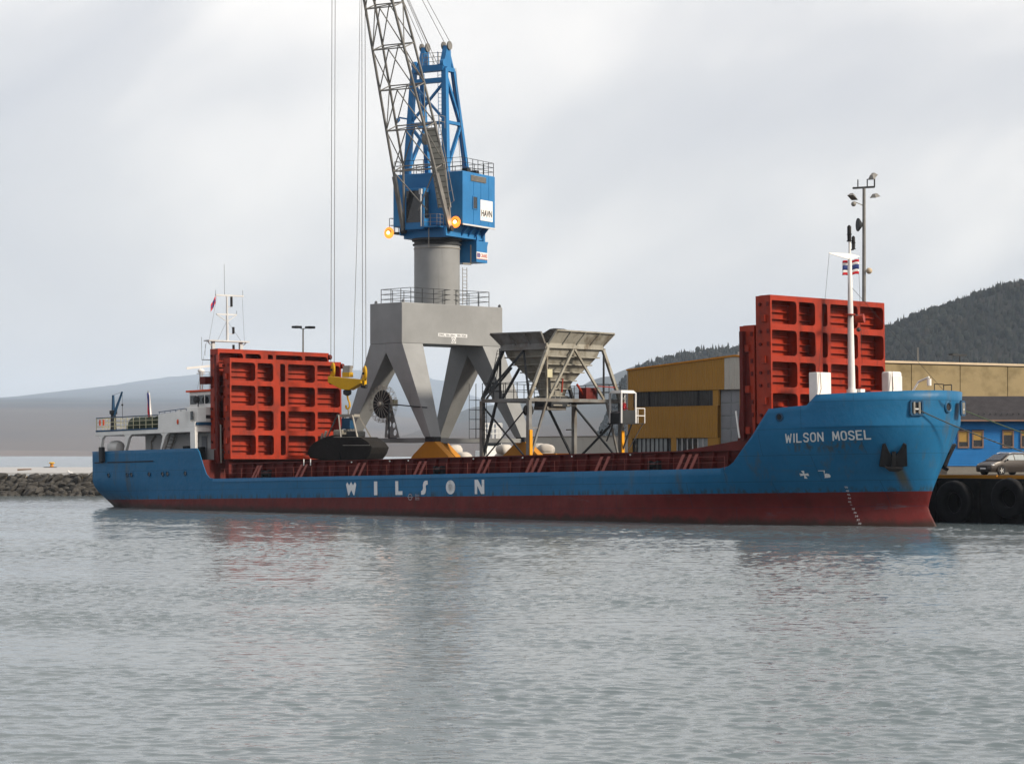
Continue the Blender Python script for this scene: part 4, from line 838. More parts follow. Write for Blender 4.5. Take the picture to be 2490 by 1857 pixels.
# flags -------------------------------------------------------------
def flag(name, org, ang, cols, w_, h_, label, droop=.3, nx=12, hoist=None):
    e = empty(name, tuple(org), (0, 0, ang)); tag(e, label, 'flag')
    for (z0, z1, m, x0, x1) in cols:
        b = MB(); vs_ = []; ny = 3
        for j in range(ny + 1):
            for i in range(nx + 1):
                u = lp(x0, x1, i / nx); v = lp(z0, z1, j / ny); vs_.append((u * w_ * (1 - droop * .5), .07 * w_ * math.sin(u * 7 + v * 1.5) * u, -h_ + v * h_ - droop * u * w_ + .03 * math.sin(u * 9)))
        b.add(vs_, [(j * (nx + 1) + i, j * (nx + 1) + i + 1, (j + 1) * (nx + 1) + i + 1, (j + 1) * (nx + 1) + i) for j in range(ny) for i in range(nx)])
        o = b.build('stripe' if len(cols) > 1 else 'cloth', m, e, True); md = o.modifiers.new('cloth', 'SOLIDIFY'); md.thickness = .008
    return e
fp = ship_world((55.05, .8, 14.3))
flag('courtesy_flag', fp, R(172), [(.83, 1, 'flag_red', 0, 1), (.66, .83, 'flag_white', 0, 1), (.34, .66, 'flag_blue', 0, 1), (.17, .34, 'flag_white', 0, 1), (0, .17, 'flag_red', 0, 1)], 1.0, .85, 'small flag with red, white and blue stripes flying from the fore mast yard', .08)
fp = ship_world((-5.0, -1.2, 16.1))
flag('norwegian_flag', fp, R(200), [(.62, 1, 'flag_red', 0, .34), (.62, 1, 'flag_red', .6, 1), (0, .38, 'flag_red', 0, .34), (0, .38, 'flag_red', .6, 1), (.38, .62, 'flag_blue', 0, 1), (.62, 1, 'flag_blue', .34, .6), (0, .38, 'flag_blue', .34, .6)], .75, .55, 'small red flag with blue cross drooping from the aft signal mast', .95)
e = empty('ensign', tuple(ship_world((-12.0, -2.5, 6.08))), (0, -TRIM, -TH)); tag(e, 'red and blue ensign hanging furled round its leaning staff at the stern', 'flag')
b = MB(); b.tube((0, 0, 0), (-.15, 0, 3.1), .03, 6); b.build('staff', 'wood', e)
for m, a0, a1 in (('flag_red', .0, .5), ('flag_blue', .5, .72), ('flag_white', .72, 1.0)):
    b = MB(); vs_ = []
    for i in range(9):
        t = i / 8; z = 2.95 - 1.9 * t; w_ = .12 + .5 * t ** .8
        for k in range(4): a = lp(a0, a1, k / 3); vs_.append((-.14 + .12 * t + w_ * (a - .35) * .8, .12 * math.sin(a * 9 + t * 2), z))
    b.add(vs_, [(i * 4 + k, i * 4 + k + 1, i * 4 + 5 + k, i * 4 + 4 + k) for i in range(8) for k in range(3)]); o = b.build('cloth', m, e, True); o.modifiers.new('c', 'SOLIDIFY').thickness = .01
# mooring ropes ------------------------------------------------------
def rope(a, c, sag, m, label):
    a = Vector(a); c = Vector(c); b = MB(); n = 24; pts = [a.lerp(c, i / n) - Vector((0, 0, sag * 4 * (i / n) * (1 - i / n))) for i in range(n + 1)]
    b.path(pts, .035, 6); tag(b.build('mooring_rope', m, smooth=True), label, 'rope')
rope(ship_world(hp(61.2, 5.3, .1)), Q(66.5, 8.6, QZ + .3), .35, 'rope', 'dark mooring rope from the square fairlead on the bow to the quay')
rope(ship_world((61.75, 1.7, 5.3)), Q(70, 8.9, QZ + .3), .25, 'rope_green', 'greenish mooring rope from behind the stem to the quay')

# ------------------------------------------------------------------ portal crane
CQ = (1.93, 14.72); cr_ = empty('harbour_crane', Q(*CQ, QZ), QROT)
tag(cr_, 'tall harbour crane with grey portal legs, blue machinery house and grey lattice jib', 'crane')
g = lambda z: z - QZ
b = MB(); b.box(-1.89, 1.89, -5.22, 5.22, g(12.5), g(15.6)); po = bevel(b.build('portal_box', 'crane_grey', cr_), .04)
for s in (-1, 1):
    for t in (-1, 1):
        # one leg: outer plane vertical, inner plane tapering to the foot
        top = [(t * 1.89, g(12.498)), (0.001 * t, g(12.498)), (0.001 * t, g(11.8))]; foot = [(t * 4.42, g(5.35)), (t * 5.17, g(5.35))]
        yo = s * 5.2; yt = s * 3.1; yb = s * 4.15
        P = top + foot; outer = [(x, yo, z) for x, z in P]; inner = [(x, lp(yb, yt, (z - g(5.35)) / (g(12.5) - g(5.35))), z) for x, z in P]
        b = MB(); b.hexa(outer, inner); bevel(b.build('leg', 'crane_grey', cr_), .03)
        b = MB(); xc = t * 4.85; yc = s * 4.68
        b.prism([(xc - 2.35, yc - .3, g(3.55)), (xc + 2.35, yc - .3, g(3.55)), (xc + 2.0, yc - .3, g(3.95)), (xc + .5, yc - .3, g(5.0)), (xc - .5, yc - .3, g(5.0)), (xc - 2.0, yc - .3, g(3.95))], (0, .6, 0)); bg_ = b.build('bogie', 'bogie_yellow', cr_)
        for k in (-1.7, -.7, .7, 1.7): b = MB(); b.lathe((xc + k, yc - .25, .45), (0, 1, 0), [(.45, 0), (.45, .08), (.38, .09), (.38, .5)], 18); b.box(xc + k - .15, xc + k + .15, yc - .3, yc + .3, .5, g(3.6)); b.build('wheel', 'dark_steel', bg_)
        b = MB(); b.box(xc - .5, xc + .5, yc - .35, yc + .35, g(5.0), g(5.36)); b.build('pivot', 'dark_steel', cr_)
    b = MB(); b.box(-4.4, 4.4, s * 4.68 - .2, s * 4.68 + .2, g(4.92), g(5.28)); b.build('sill_beam', 'crane_grey', cr_)
for t in (-1, 1): b = MB(); b.box(t * 4.85 - .18, t * 4.85 + .18, -4.3, 4.3, g(4.94), g(5.26)); b.build('cross_beam', 'crane_grey', cr_)
for s in (-5.0, 5.0):
    for x in (-1.6, 1.6): b = MB(); b.prism([(x, s, g(15.6)), (x + .3, s, g(15.6)), (x + .3, s, g(15.75)), (x + .15, s, g(15.85)), (x, s, g(15.75))], (0, .06, 0)); b.build('lifting_eye', 'crane_grey', cr_)
railing('portal_rail', [(-1.75, -4.2, g(15.6)), (1.75, -4.2, g(15.6)), (1.75, 3.9, g(15.6)), (-1.75, 3.9, g(15.6))], 1.15, 'dark_steel', cr_, 3, 1.15, .024, closed=True)
b = MB(); b.box(1.895, 1.91, -1.55, 1.45, g(13.1), g(13.36)); b.build('capacity_sign', 'lettering', cr_)
flat_text('sign_text', 'SWL 50t-20m  30t-30m', (1.916, -1.45, g(13.15)), (0, 1, 0), (0, 0, 1), 2.8, .16, 'black', cr_)
b = MB(); b.box(1.895, 1.912, -.2, .28, g(12.62), g(13.08)); b.build('round_sign', 'lettering', cr_)
b = MB(); n = 20; vs_ = [(1.916, .02 + rr * math.cos(6.2832 * i / n), g(12.85) + rr * math.sin(6.2832 * i / n)) for rr in (.16, .2) for i in range(n)]; b.add(vs_, [(i, (i + 1) % n, n + (i + 1) % n, n + i) for i in range(n)]); b.box(1.914, 1.917, -.02, .02, g(12.8), g(12.95)); b.box(1.914, 1.917, -.02, .1, g(12.77), g(12.81)); b.build('sign_text', 'black', cr_)
b = MB(); b.tube((0, 0, g(15.6)), (0, 0, g(20.3)), 1.78, 48); b.build('column', 'crane_grey', cr_, True)
b = MB(); b.lathe((0, 0, g(20.28)), (0, 0, 1), [(1.9, 0), (1.9, .1), (1.78, .12), (1.78, .3), (1.95, .32), (1.95, .5)], 48); b.build('slewing_ring', 'dark_steel', cr_, True)
b = MB(); b.lathe((0, 0, g(19.98)), (0, 0, 1), [(1.83, 0), (1.83, .06)], 48); b.build('column_band', 'galv', cr_, True)
b = MB()
for s in (-.22, .22): b.tube((1.3, 1.75 + s, g(15.7)), (1.3, 1.75 + s, g(18.6)), .03, 6)
for k in range(10): b.tube((1.3, 1.53, g(15.9 + .28 * k)), (1.3, 1.97, g(15.9 + .28 * k)), .02, 5)
b.path([(1.2, 1.6, g(18.9)), (1.3, 2.4, g(18.9)), (1.3, 2.4, g(20.4))], .07, 7); b.build('column_ladder', 'galv', cr_)
# cable reel beside the seaward legs
rl = empty('cable_reel', (0.6, -6.05, g(7.85)), parent=cr_)
b = MB(); b.lathe((0, -.05, 0), (0, 1, 0), [(1.05, 0), (1.08, .08), (1.05, .16)], 36); b.build('cable_coil', 'black', rl, True)
b = MB()
for k in range(18):
    a = 2 * math.pi * k / 18
    for y in (-.18, .28): b.tube((0, y, 0), (1.4 * math.cos(a), y, 1.4 * math.sin(a)), .018, 5)
    b.tube((1.4 * math.cos(a), -.18, 1.4 * math.sin(a)), (1.4 * math.cos(a), .28, 1.4 * math.sin(a)), .018, 5)
for rr in (1.2, 1.3, 1.4):
    for y in (-.18, .28): b.path([(rr * math.cos(2 * math.pi * k / 36), y, rr * math.sin(2 * math.pi * k / 36)) for k in range(37)], .014, 4)
b.build('spokes', 'galv', rl)
b = MB(); b.lathe((0, -.4, 0), (0, 1, 0), [(.16, 0), (.2, .1), (.2, .7), (.16, .9)], 14); b.build('hub', 'galv', rl, True)
b = MB(); b.box(.35, .75, .45, .9, -.15, .35); b.build('reel_motor', 'rail_cream', rl)
def holed():
    P = [(-.35, -2.55), (1.35, -2.55), (.45, -.2), (-.1, -.2)]
    bm = bmesh.new(); ed = []
    def lo(pts): v = [bm.verts.new((x, 0, z)) for x, z in pts]; ed.extend(bm.edges.new((v[i], v[(i + 1) % len(v)])) for i in range(len(v)))
    lo(P)
    for cx, cz, r in ((.15, -.85, .2), (.2, -1.5, .23), (.1, -2.1, .2), (.72, -1.6, .2), (.85, -2.15, .22)): lo([(cx + r * math.cos(6.2832 * i / 14), cz + r * 1.15 * math.sin(6.2832 * i / 14)) for i in range(14)])
    bmesh.ops.triangle_fill(bm, use_beauty=True, use_dissolve=False, edges=ed); ex = bmesh.ops.extrude_face_region(bm, geom=list(bm.faces)); bmesh.ops.translate(bm, vec=(0, .08, 0), verts=[v for v in ex['geom'] if isinstance(v, bmesh.types.BMVert)])
    bmesh.ops.recalc_face_normals(bm, faces=bm.faces); me = bpy.data.meshes.new('reel_stand'); bm.to_mesh(me); bm.free(); me.materials.append(MATS['crane_grey']); return me
put('reel_stand', holed(), rl, (0, .5, 0))
b = MB(); b.tube((.5, .3, 0), (4.0, 1.0, -.3), .05, 6); b.box(.1, .5, .58, 1.0, -2.6, -2.5); b.tube((1.0, -.2, .1), (1.0, -.2, -2.6), .07, 7); b.build('reel_arm', 'dark_steel', rl)

# slewing upper works: local +x is the jib direction
YAW = R(-120) + TH; UR = (0, 0, YAW)
def up(name, mb, m, smooth=False): return mb.build(name, m, cr_, smooth, rot=UR)
b = MB(); b.hexa([(-1.7, -1.9, g(20.78)), (1.5, -1.9, g(20.78)), (1.5, 2.1, g(20.78)), (-1.7, 2.1, g(20.78))], [(-2.6, -2.6, g(21.7)), (1.45, -2.6, g(21.7)), (1.45, 2.6, g(21.7)), (-2.6, 2.6, g(21.7))]); up('slewing_platform', b, 'crane_blue')
b = MB(); b.box(-3.4, 2.4, 2.12, 2.3, g(20.8), g(21.45)); b.box(-3.4, 1.2, -2.3, -2.12, g(20.8), g(21.45)); up('platform_beam', b, 'crane_blue')
for x in (-2.9, -1.9, -.9, .1): b = MB(); b.prism([(x, 2.3, g(20.9)), (x, 3.05, g(21.74)), (x, 2.3, g(21.74))], (.06, 0, 0)); up('bracket', b, 'crane_blue')
hs = MB(); hs.box(-3.58, 1.33, -3.2, 3.15, g(21.75), g(25.82)); hso = bevel(up('machinery_house', hs, 'crane_blue'), .05)
for x in (-2.6, -1.4, -.3): b = MB(); b.box(x - .02, x + .02, 3.15, 3.17, g(21.85), g(25.7)); up('panel_seam', b, 'crane_blue')
b = MB(); b.box(-3.6, 1.36, 3.1, 3.2, g(21.66), g(21.78)); up('floor_edge', b, 'white_dull')
b = MB(); b.box(-.76, -.16, 3.152, 3.19, g(23.05), g(23.95)); w_ = up('house_window', b, 'glass_dark')
b = MB()
for a, c, d, f in ((-.82, -.76, 23.0, 24.0), (-.16, -.1, 23.0, 24.0), (-.76, -.16, 23.95, 24.0), (-.76, -.16, 23.0, 23.05)): b.box(a, c, 3.152, 3.21, g(d), g(f))
up('window_frame', b, 'crane_blue')
b = MB(); b.box(-2.12, .14, 3.152, 3.2, g(25.15), g(25.6)); up('vent_grille', b, 'galv')
for k in range(5): b = MB(); b.box(-2.1, .12, 3.2, 3.22, g(25.18 + k * .085), g(25.21 + k * .085)); up('vent_slat', b, 'dark_steel')
b = MB(); b.box(-3.16, -1.3, 3.152, 3.18, g(22.22), g(23.82)); up('sign_board', bevel and b, 'white')
flat_text('sign_text', 'HAVN', (-1.42, 3.186, g(22.55)), (-1, 0, 0), (0, 0, 1), 1.62, .5, 'black', cr_, UR, .03)
b = MB(); b.prism([(-2.0, 3.186, g(22.45)), (-2.5, 3.186, g(22.4)), (-2.1, 3.186, g(22.58))], (0, .003, 0)); b.box(-1.75, -1.45, 3.183, 3.187, g(22.38), g(22.5)); b.box(-3.05, -2.75, 3.183, 3.187, g(22.34), g(22.46)); up('sign_wave', b, 'sign_cyan')
cw = MB(); cw.prism([(-1.9, -2.45, g(20.72)), (-1.9, -2.45, g(19.05)), (-3.55, -2.45, g(19.05)), (-3.55, -2.45, g(20.3)), (-3.7, -2.45, g(20.72))], (0, 4.9, 0)); up('counterweight', cw, 'crane_blue')
for x in (-2.2, -3.2): b = MB(); b.box(x - .12, x + .12, -2.3, 2.4, g(20.7), g(21.75)); up('counterweight_hanger', b, 'crane_blue')
b = MB(); b.box(-3.55, -1.9, 2.452, 2.47, g(19.3), g(19.85)); up('maker_sign', b, 'white')
b = MB(); b.box(-2.45, -1.95, 2.472, 2.48, g(19.42), g(19.78)); up('maker_block', b, 'sign_purple'); b = MB(); b.box(-3.5, -1.92, 2.472, 2.48, g(19.32), g(19.36)); up('maker_line', b, 'sign_red')
flat_text('sign_text', 'CRANE', (-2.52, 2.48, g(19.45)), (-1, 0, 0), (0, 0, 1), .95, .3, 'sign_red', cr_, UR, .02)
# cab
b = MB(); b.box(1.332, 2.15, -1.62, .15, g(21.4), g(24.6)); bevel(up('cab', b, 'crane_blue'), .06)
b = MB(); b.box(2.152, 2.18, -1.45, -.15, g(21.95), g(24.4)); up('cab_window', b, 'glass_dark'); b = MB(); b.box(1.5, 2.05, .152, .18, g(22.3), g(24.3)); up('cab_window', b, 'glass_dark')
b = MB(); b.tube((2.22, -.1, g(24.5)), (2.3, .0, g(21.6)), .06, 8); b.box(2.15, 2.35, -.2, .02, g(24.1), g(24.5)); up('wiper_post', b, 'white_dull')
b = MB(); b.box(1.336, 2.4, .2, 1.5, g(21.5), g(21.6)); up('balcony', b, 'crane_blue')
railing('balcony_rail', [(1.4, 1.45, g(21.6)), (2.35, 1.45, g(21.6)), (2.35, .25, g(21.6))], .9, 'galv', cr_, 3, .6, .018, rot=UR)
railing('side_step_rail', [(1.0, -3.25, g(21.4)), (1.0, -3.75, g(21.4)), (-.3, -3.75, g(21.4))], 1.1, 'dark_steel', cr_, 2, .6, .02, rot=UR)
b = MB(); b.box(-.3, 1.1, -3.8, -3.0, g(21.3), g(21.4)); up('side_step', b, 'dark_steel')
b = MB(); b.tube((2.0, .5, g(21.5)), (2.0, .5, g(20.0)), .04, 6); up('drain_pipe', b, 'galv')
railing('roof_rail', [(1.25, -3.1, g(25.82)), (1.25, 3.05, g(25.82)), (-3.5, 3.05, g(25.82)), (-3.5, -3.1, g(25.82))], 1.05, 'dark_steel', cr_, 3, .85, .022, rot=UR, closed=True)
for x, y in ((-.6, 2.3), (-2.4, 2.0), (-3.0, -1)): b = MB(); b.box(x - .25, x + .25, y - .25, y + .25, g(25.82), g(26.25)); up('roof_unit', b, 'dark_steel')
# A-frame
FL = [(.95, -2.15, 25.8), (.8, -1.62, 33.9)]; FR = [(.95, 1.42, 25.8), (.8, 1.2, 33.9)]; RLg = [(-2.05, -2.1, 25.8), (-.35, -1.62, 33.8)]; RRg = [(-2.05, 1.5, 25.8), (-.35, 1.25, 33.8)]
def G(p): return (p[0], p[1], g(p[2]))
def along(L, z): t = (z - L[0][2]) / (L[1][2] - L[0][2]); return tuple(lp(a, c, t) for a, c in zip(*L))
for L, w_ in ((FL, .5), (FR, .5), (RLg, .38), (RRg, .38)): b = MB(); b.bar(G(L[0]), G(L[1]), w_, w_ * .9, w_ * .8, w_ * .8, up=(1, 0, 0)); up('mast_leg', b, 'crane_blue')
for za, zb, A, B_, w_ in ((33.0, 33.0, FL, FR, .45), (33.95, 33.95, FL, FR, .6), (33.85, 33.85, FL, RLg, .4), (33.85, 33.85, FR, RRg, .4), (29.75, 29.75, FL, RLg, .3), (29.75, 29.75, FR, RRg, .3), (29.7, 29.7, FL, FR, .3), (33.6, 29.8, FR, RRg, .26), (29.7, 25.9, RRg, FR, .26), (33.6, 29.8, FL, RLg, .26), (29.7, 25.9, RLg, FL, .26), (29.6, 25.9, FL, FR, .26), (32.9, 29.8, FR, FL, .2), (32.9, 29.8, FL, FR, .2)):
    b = MB(); b.bar(G(along(A, za)), G(along(B_, zb)), w_, w_ * .8); up('mast_brace', b, 'crane_blue')
for y in (-1.05, .95):
    b = MB(); b.prism([(.9, y - .2, g(34.1)), (.3, y - .2, g(35.75)), (-.15, y - .2, g(35.75)), (-.3, y - .2, g(34.1))], (0, .4, 0)); b.bar((-.1, y, g(35.5)), (-.9 if y > 0 else -.5, y, g(33.9)), .16, .16); up('sheave_horn', b, 'crane_blue')
    for s in (-.26, .26): b = MB(); b.lathe((.1, y + s - .05, g(35.75)), (0, 1, 0), [(.34, 0), (.34, .03), (.28, .05), (.34, .07), (.34, .1)], 18); up('sheave', b, 'jib_grey', True)
for y in (-1.5, 1.1): b = MB(); b.lathe((.85, y - .15, g(34.3)), (0, 1, 0), [(.3, 0), (.3, .3)], 14); up('sheave', b, 'crane_blue', True)
b = MB()
for s in (-.22, .22): b.tube((.5, .75 + s, g(26)), (.45, .55 + s, g(35.3)), .025, 5)
for k in range(32): z = 26.2 + .29 * k; y = lp(.75, .55, (z - 26) / 9.3); b.tube((.5, y - .22, g(z)), (.5, y + .22, g(z)), .018, 4)
up('mast_ladder', b, 'crane_blue')
railing('mast_rail', [(.9, -.8, g(34.15)), (.9, .7, g(34.15)), (-.3, .7, g(34.15))], 1.0, 'galv', cr_, 3, .5, .02, rot=UR)
b = MB(); b.bar((.95, -2.0, g(30.15)), (1.15, -2.75, g(30.3)), .12, .12); b.lathe((1.15, -2.75, g(30.15)), (.8, -.3, -.4), [(.12, 0), (.2, .25), (.2, .35)], 10); up('flood_lamp', b, 'crane_blue')
# jib
K = 1 / math.tan(R(67.5))
def jp(z, side, back): # point on a jib chord
    t = (z - 21.3) / (46.6 - 21.3); hw = lp(2.12, .75, t) if z < 38 else lp(2.12, .75, t); dep = 1.5 * min(1, (z - 21.0) / 4.0) if z < 25 else 1.5 * (1 - .5 * max(0, (z - 36) / 10.6))
    x = 2.0 + (z - 21.3) * K; y = .33 + side * hw
    if back: x -= dep * .92; z += dep * .38
    return (x, y, g(z))
ZN = [21.4, 25.75, 28.7, 31.6, 34.5, 37.4, 40.3, 43.2, 46.4]
for s in (-1, 1):
    for bk in (0, 1):
        b = MB()
        for a, c in zip(ZN[:-1], ZN[1:]): b.tube(jp(a, s, bk), jp(c, s, bk), .105 if not bk else .095, 10)
        up('jib_chord', b, 'jib_grey', True)
for i in range(1, len(ZN) - 1):
    z = ZN[i]; zn = ZN[i + 1]
    for bk in (0, 1): b = MB(); b.tube(jp(z, -1, bk), jp(z, 1, bk), .05, 7); up('jib_strut', b, 'jib_grey')
    for s in (-1, 1): b = MB(); b.tube(jp(z, s, 0), jp(z, s, 1), .05, 7); up('jib_strut', b, 'jib_grey')
    b = MB(); b.tube(jp(z, -1, 0), jp(z, 1, 1), .045, 6); up('jib_strut', b, 'jib_grey')
    for bk in (0, 1):
        mx_ = tuple((p + q_) / 2 for p, q_ in zip(jp(zn - .05, -1, bk), jp(zn - .05, 1, bk)))
        for s in (-1, 1): b = MB(); b.tube(jp(z + .05, s, bk), mx_, .048, 7); up('jib_lacing', b, 'jib_grey')
    for s in (-1, 1): b = MB(); b.tube(jp(z, s, i % 2), jp(zn, s, 1 - i % 2), .045, 7); up('jib_lacing', b, 'jib_grey')
for s in (-1, 1):
    b = MB(); b.tube(jp(25.75, s, 0), jp(22.8, -s * .2, 0), .05, 7); up('jib_lacing', b, 'jib_grey')
    b = MB(); b.bar(jp(25.4, s, 0), jp(21.35, s, 0), .26, .34, .2, .4); up('jib_foot', b, 'jib_grey')
    b = MB(); b.lathe((2.02, .33 + s * 2.12 - .2, g(21.35)), (0, 1, 0), [(.22, 0), (.22, .4)], 14); up('foot_pin', b, 'dark_steel')
    b = MB(); b.box(1.34, 2.15, .33 + s * 2.12 - .3, .33 + s * 2.12 - .22, g(21.0), g(21.6)); up('foot_lug', b, 'crane_blue')
b = MB(); b.lathe((12.3, -1.3, g(46.5)), (0, 1, 0), [(.5, 0), (.5, .15), (.12, .16), (.12, 3.1), (.5, 3.11), (.5, 3.26)], 20); up('jib_head_sheave', b, 'dark_steel', True)
# stair plate on the right jib leg
st = [(3.2, 1.0, 29.0), (3.2, 1.95, 29.0), (2.35, 2.75, 22.95), (2.35, 1.65, 22.95)]
b = MB(); b.hexa([G(p) for p in st], [(p[0] + .08, p[1], g(p[2])) for p in st]); sp_ = up('jib_stair', b, 'stair_plate')
for k in range(14):
    t = (k + .5) / 14; a = [lp(st[0][i], st[3][i], t) for i in range(3)]; c = [lp(st[1][i], st[2][i], t) for i in range(3)]
    b = MB(); b.tube((a[0] + .1, a[1], g(a[2])), (c[0] + .1, c[1], g(c[2])), .022, 5); up('stair_tread', b, 'dark_steel')
b = MB(); b.tube((3.3, 1.95, g(29.4)), (2.45, 2.75, g(22.9)), .04, 6); b.tube((3.3, 2.25, g(29.3)), (2.45, 3.05, g(23.4)), .025, 6); b.tube((3.3, 1.0, g(29.2)), (2.45, 1.65, g(22.9)), .035, 6)
for k in range(8): t = k / 7; b.tube((lp(3.3, 2.45, t), lp(1.95, 2.75, t), g(lp(29.2, 23.2, t))), (lp(3.3, 2.45, t), lp(2.25, 3.05, t), g(lp(29.3, 23.4, t))), .018, 5)
up('stair_handrail', b, 'galv')
railing('stair_landing_rail', [(3.2, .8, g(29.0)), (3.2, 2.2, g(29.0)), (2.4, 2.2, g(29.0))], .9, 'galv', cr_, 2, .6, .018, rot=UR)
b = MB(); b.lathe((2.9, .7, g(28.2)), (0, 1, 0), [(.45, 0), (.45, .3)], 16); up('rope_guide', b, 'galv', True)
# ropes
HY = (-1.31, 1.49); rp_ = lambda b: up('hoist_rope', b, 'wire')
for y, zt_ in ((-1.46, 10.45), (-1.16, 10.45), (1.34, 10.15), (1.64, 10.15)): b = MB(); b.tube((12.5, y * .92 + .02, g(46.4)), (12.5, y, g(zt_)), .022, 5); rp_(b)
b = MB(); b.tube((12.35, 1.15, g(46.3)), (12.5, .85, g(20)), .017, 5); b.tube((12.5, .85, g(20)), (12.5, .5, g(10.35)), .017, 5); up('power_cable', b, 'wire')
for y in (-1.3, -.8, .7, 1.2): b = MB(); b.tube((.1, y, g(36.1)), (12.2, .33 + (y - .0) * .35, g(46.7)), .022, 5); up('luffing_rope', b, 'wire')
for y in (-.1, .15): b = MB(); b.tube((.2, y, g(34.4)), (12.2, .33 + y * .3, g(46.6)), .02, 5); up('luffing_rope', b, 'wire')
for y in (1.8, 2.1): b = MB(); b.tube((-.2, y - .5, g(34.0)), (-1.2, y - .3, g(25.9)), .018, 5); up('luffing_rope', b, 'wire')
# lit flood lamps
for nm, (x, y, z) in (('a', (1.75, 2.75, 21.85)), ('b', (1.7, -3.35, 21.3))):
    b = MB(); b.lathe((x - .25, y, g(z) + .1), (1, 0, -.35), [(.1, 0), (.2, .12), (.24, .3)], 16); up('work_lamp', b, 'dark_steel', True)
    b = MB(); b.ball((x + .10, y, g(z)), .15, 14, 10, (.6, 1, 1)); up('work_lamp_bulb', b, 'lamp_glow', True)
    b = MB(); b.lathe((x - .06, y, g(z)), (1, 0, 0), [(.1, -.08), (.43, .0), (.45, .05), (.15, .1)], 20); up('work_lamp_halo', b, 'lamp_halo', True)  # added glowing ring, imitates the orange halo of the lit lamp
    ld = bpy.data.lights.new('work_light', 'POINT'); ld.energy = 9; ld.color = (1, .45, .14); ld.shadow_soft_size = .2; lo_ = bpy.data.objects.new('work_light', ld); col.objects.link(lo_); lo_.parent = cr_
    v = Matrix.Rotation(YAW, 4, 'Z') @ Vector((x + .45, y, g(z) - .05)); lo_.location = v

# ------------------------------------------------------------------ hook block and grab
bdir = Vector((math.cos(R(-120)), math.sin(R(-120)), 0)); axw = Vector(Q(*CQ)); hk = axw + bdir * 12.5
hbk = empty('hook_block', (hk.x, hk.y, 7.1), (0, 0, R(-120))); tag(hbk, 'yellow hook block with two upright sheaves hanging on the crane wires', 'hook block')
h = lambda z: z - 7.1
b = MB(); b.prism([(-.35, -1.5, h(9.8)), (-.35, 1.42, h(9.5)), (-.35, 1.42, h(9.25)), (-.35, .35, h(8.75)), (-.35, -.3, h(8.8)), (-.35, -1.5, h(9.35))], (.7, 0, 0)); bevel(b.build('beam', 'hook_yellow', hbk), .03)
for y, z in ((-1.31, 10.25), (1.49, 9.95)):
    b = MB(); b.lathe((-.12, y + .06, h(z)), (.712, -.702, 0), [(.5, 0), (.56, .03), (.56, .13), (.5, .16)], 24); b.bar((0, y, h(z) - .3), (0, y, h(z) - .95), .28, .24); b.build('sheave_cheek', 'hook_yellow', hbk, True)
    b = MB(); b.lathe((-.16, y, h(z)), (1, 0, 0), [(.1, 0), (.1, .33)], 10); b.box(-.15, .15, y - .04, y + .04, h(z) - .85, h(z) - .55); b.build('sheave_pin', 'dark_steel', hbk)
    b = MB(); b.tube((0, y - .2, h(z) - .9), (0, y + .2, h(z) - .95), .16, 10); b.build('clevis', 'dark_steel', hbk)
b = MB(); b.box(-.25, .25, -.3, .35, h(9.7), h(10.05)); b.build('junction_bracket', 'hook_yellow', hbk)
b = MB(); b.prism([(-.2, -.3, h(10.05)), (.2, -.3, h(10.05)), (.2, .3, h(10.05)), (-.2, .3, h(10.05))], (-.1, 0, .5)); b.build('junction_box', 'galv', hbk)
b = MB(); b.lathe((0, 0, h(8.35)), (0, 0, 1), [(.12, 0), (.3, .1), (.32, .35), (.18, .45)], 14); b.build('swivel', 'dark_steel', hbk, True)
b = MB(); pts = [(0, 0, h(8.4)), (0, .06, h(8.1)), (0, .2, h(7.8)), (0, .22, h(7.55)), (0, .08, h(7.36)), (0, -.08, h(7.42)), (0, -.12, h(7.6))]; b.path(pts, .075, 8)
for p in pts: b.ball(p, .075, 8, 6)
b.build('hook', 'hook_yellow', hbk, True)
gb = empty('clamshell_grab', (hk.x, hk.y, 3.6), (0, 0, R(-120))); tag(gb, 'black clamshell grab with silver tie bars hanging over the open hold', 'grab')
k_ = lambda z: z - 3.6
b = MB(); b.path([(0, .1, k_(7.4)), (0, .12, k_(6.9))], .06, 8); b.box(-.4, .4, -.65, .85, k_(6.78), k_(6.98)); b.build('head', 'galv', gb)
for pr, nm in (([(.15, 5.28), (1.9, 5.3), (2.55, 4.95), (2.92, 4.55), (2.75, 4.1), (2.4, 3.7), (.3, 3.6), (.15, 4.2)], 'a'), ([(.1, 5.3), (-.6, 5.45), (-1.5, 5.2), (-2.2, 4.9), (-2.65, 4.5), (-2.8, 4.1), (-2.5, 3.75), (-1.2, 3.6), (.1, 3.62)], 'b')):
    b = MB(); b.prism([(-1.15, y, k_(z)) for y, z in pr], (2.3, 0, 0)); bevel(b.build('shell', 'coal', gb), .05, 2)
    for xx in (-1.17, 1.16): b = MB(); b.prism([(xx, y * .93 + .02, k_(4.45 + (z - 4.45) * .9)) for y, z in pr], (.03, 0, 0)); b.build('shell_side_plate', 'coal', gb)
b = MB(); b.box(1.16, 1.2, .4, 2.75, k_(4.68), k_(4.72)); b.box(1.16, 1.2, -.4, 2.0, k_(5.28), k_(5.32)); b.build('lip', 'galv', gb)
for x in (-.9, .9):
    for ya, yb in ((-.5, .05), (.72, 1.5), (-.62, -1.2)): b = MB(); b.bar((x * .45, ya, k_(6.9)), (x, yb, k_(5.25)), .1, .1); b.build('tie_bar', 'galv' if ya > -.55 else 'dark_steel', gb)
b = MB(); b.box(-.3, .3, -.35, .45, k_(5.9), k_(6.7)); bevel(b.build('hydraulic_unit', 'ship_blue_dark', gb), .05)
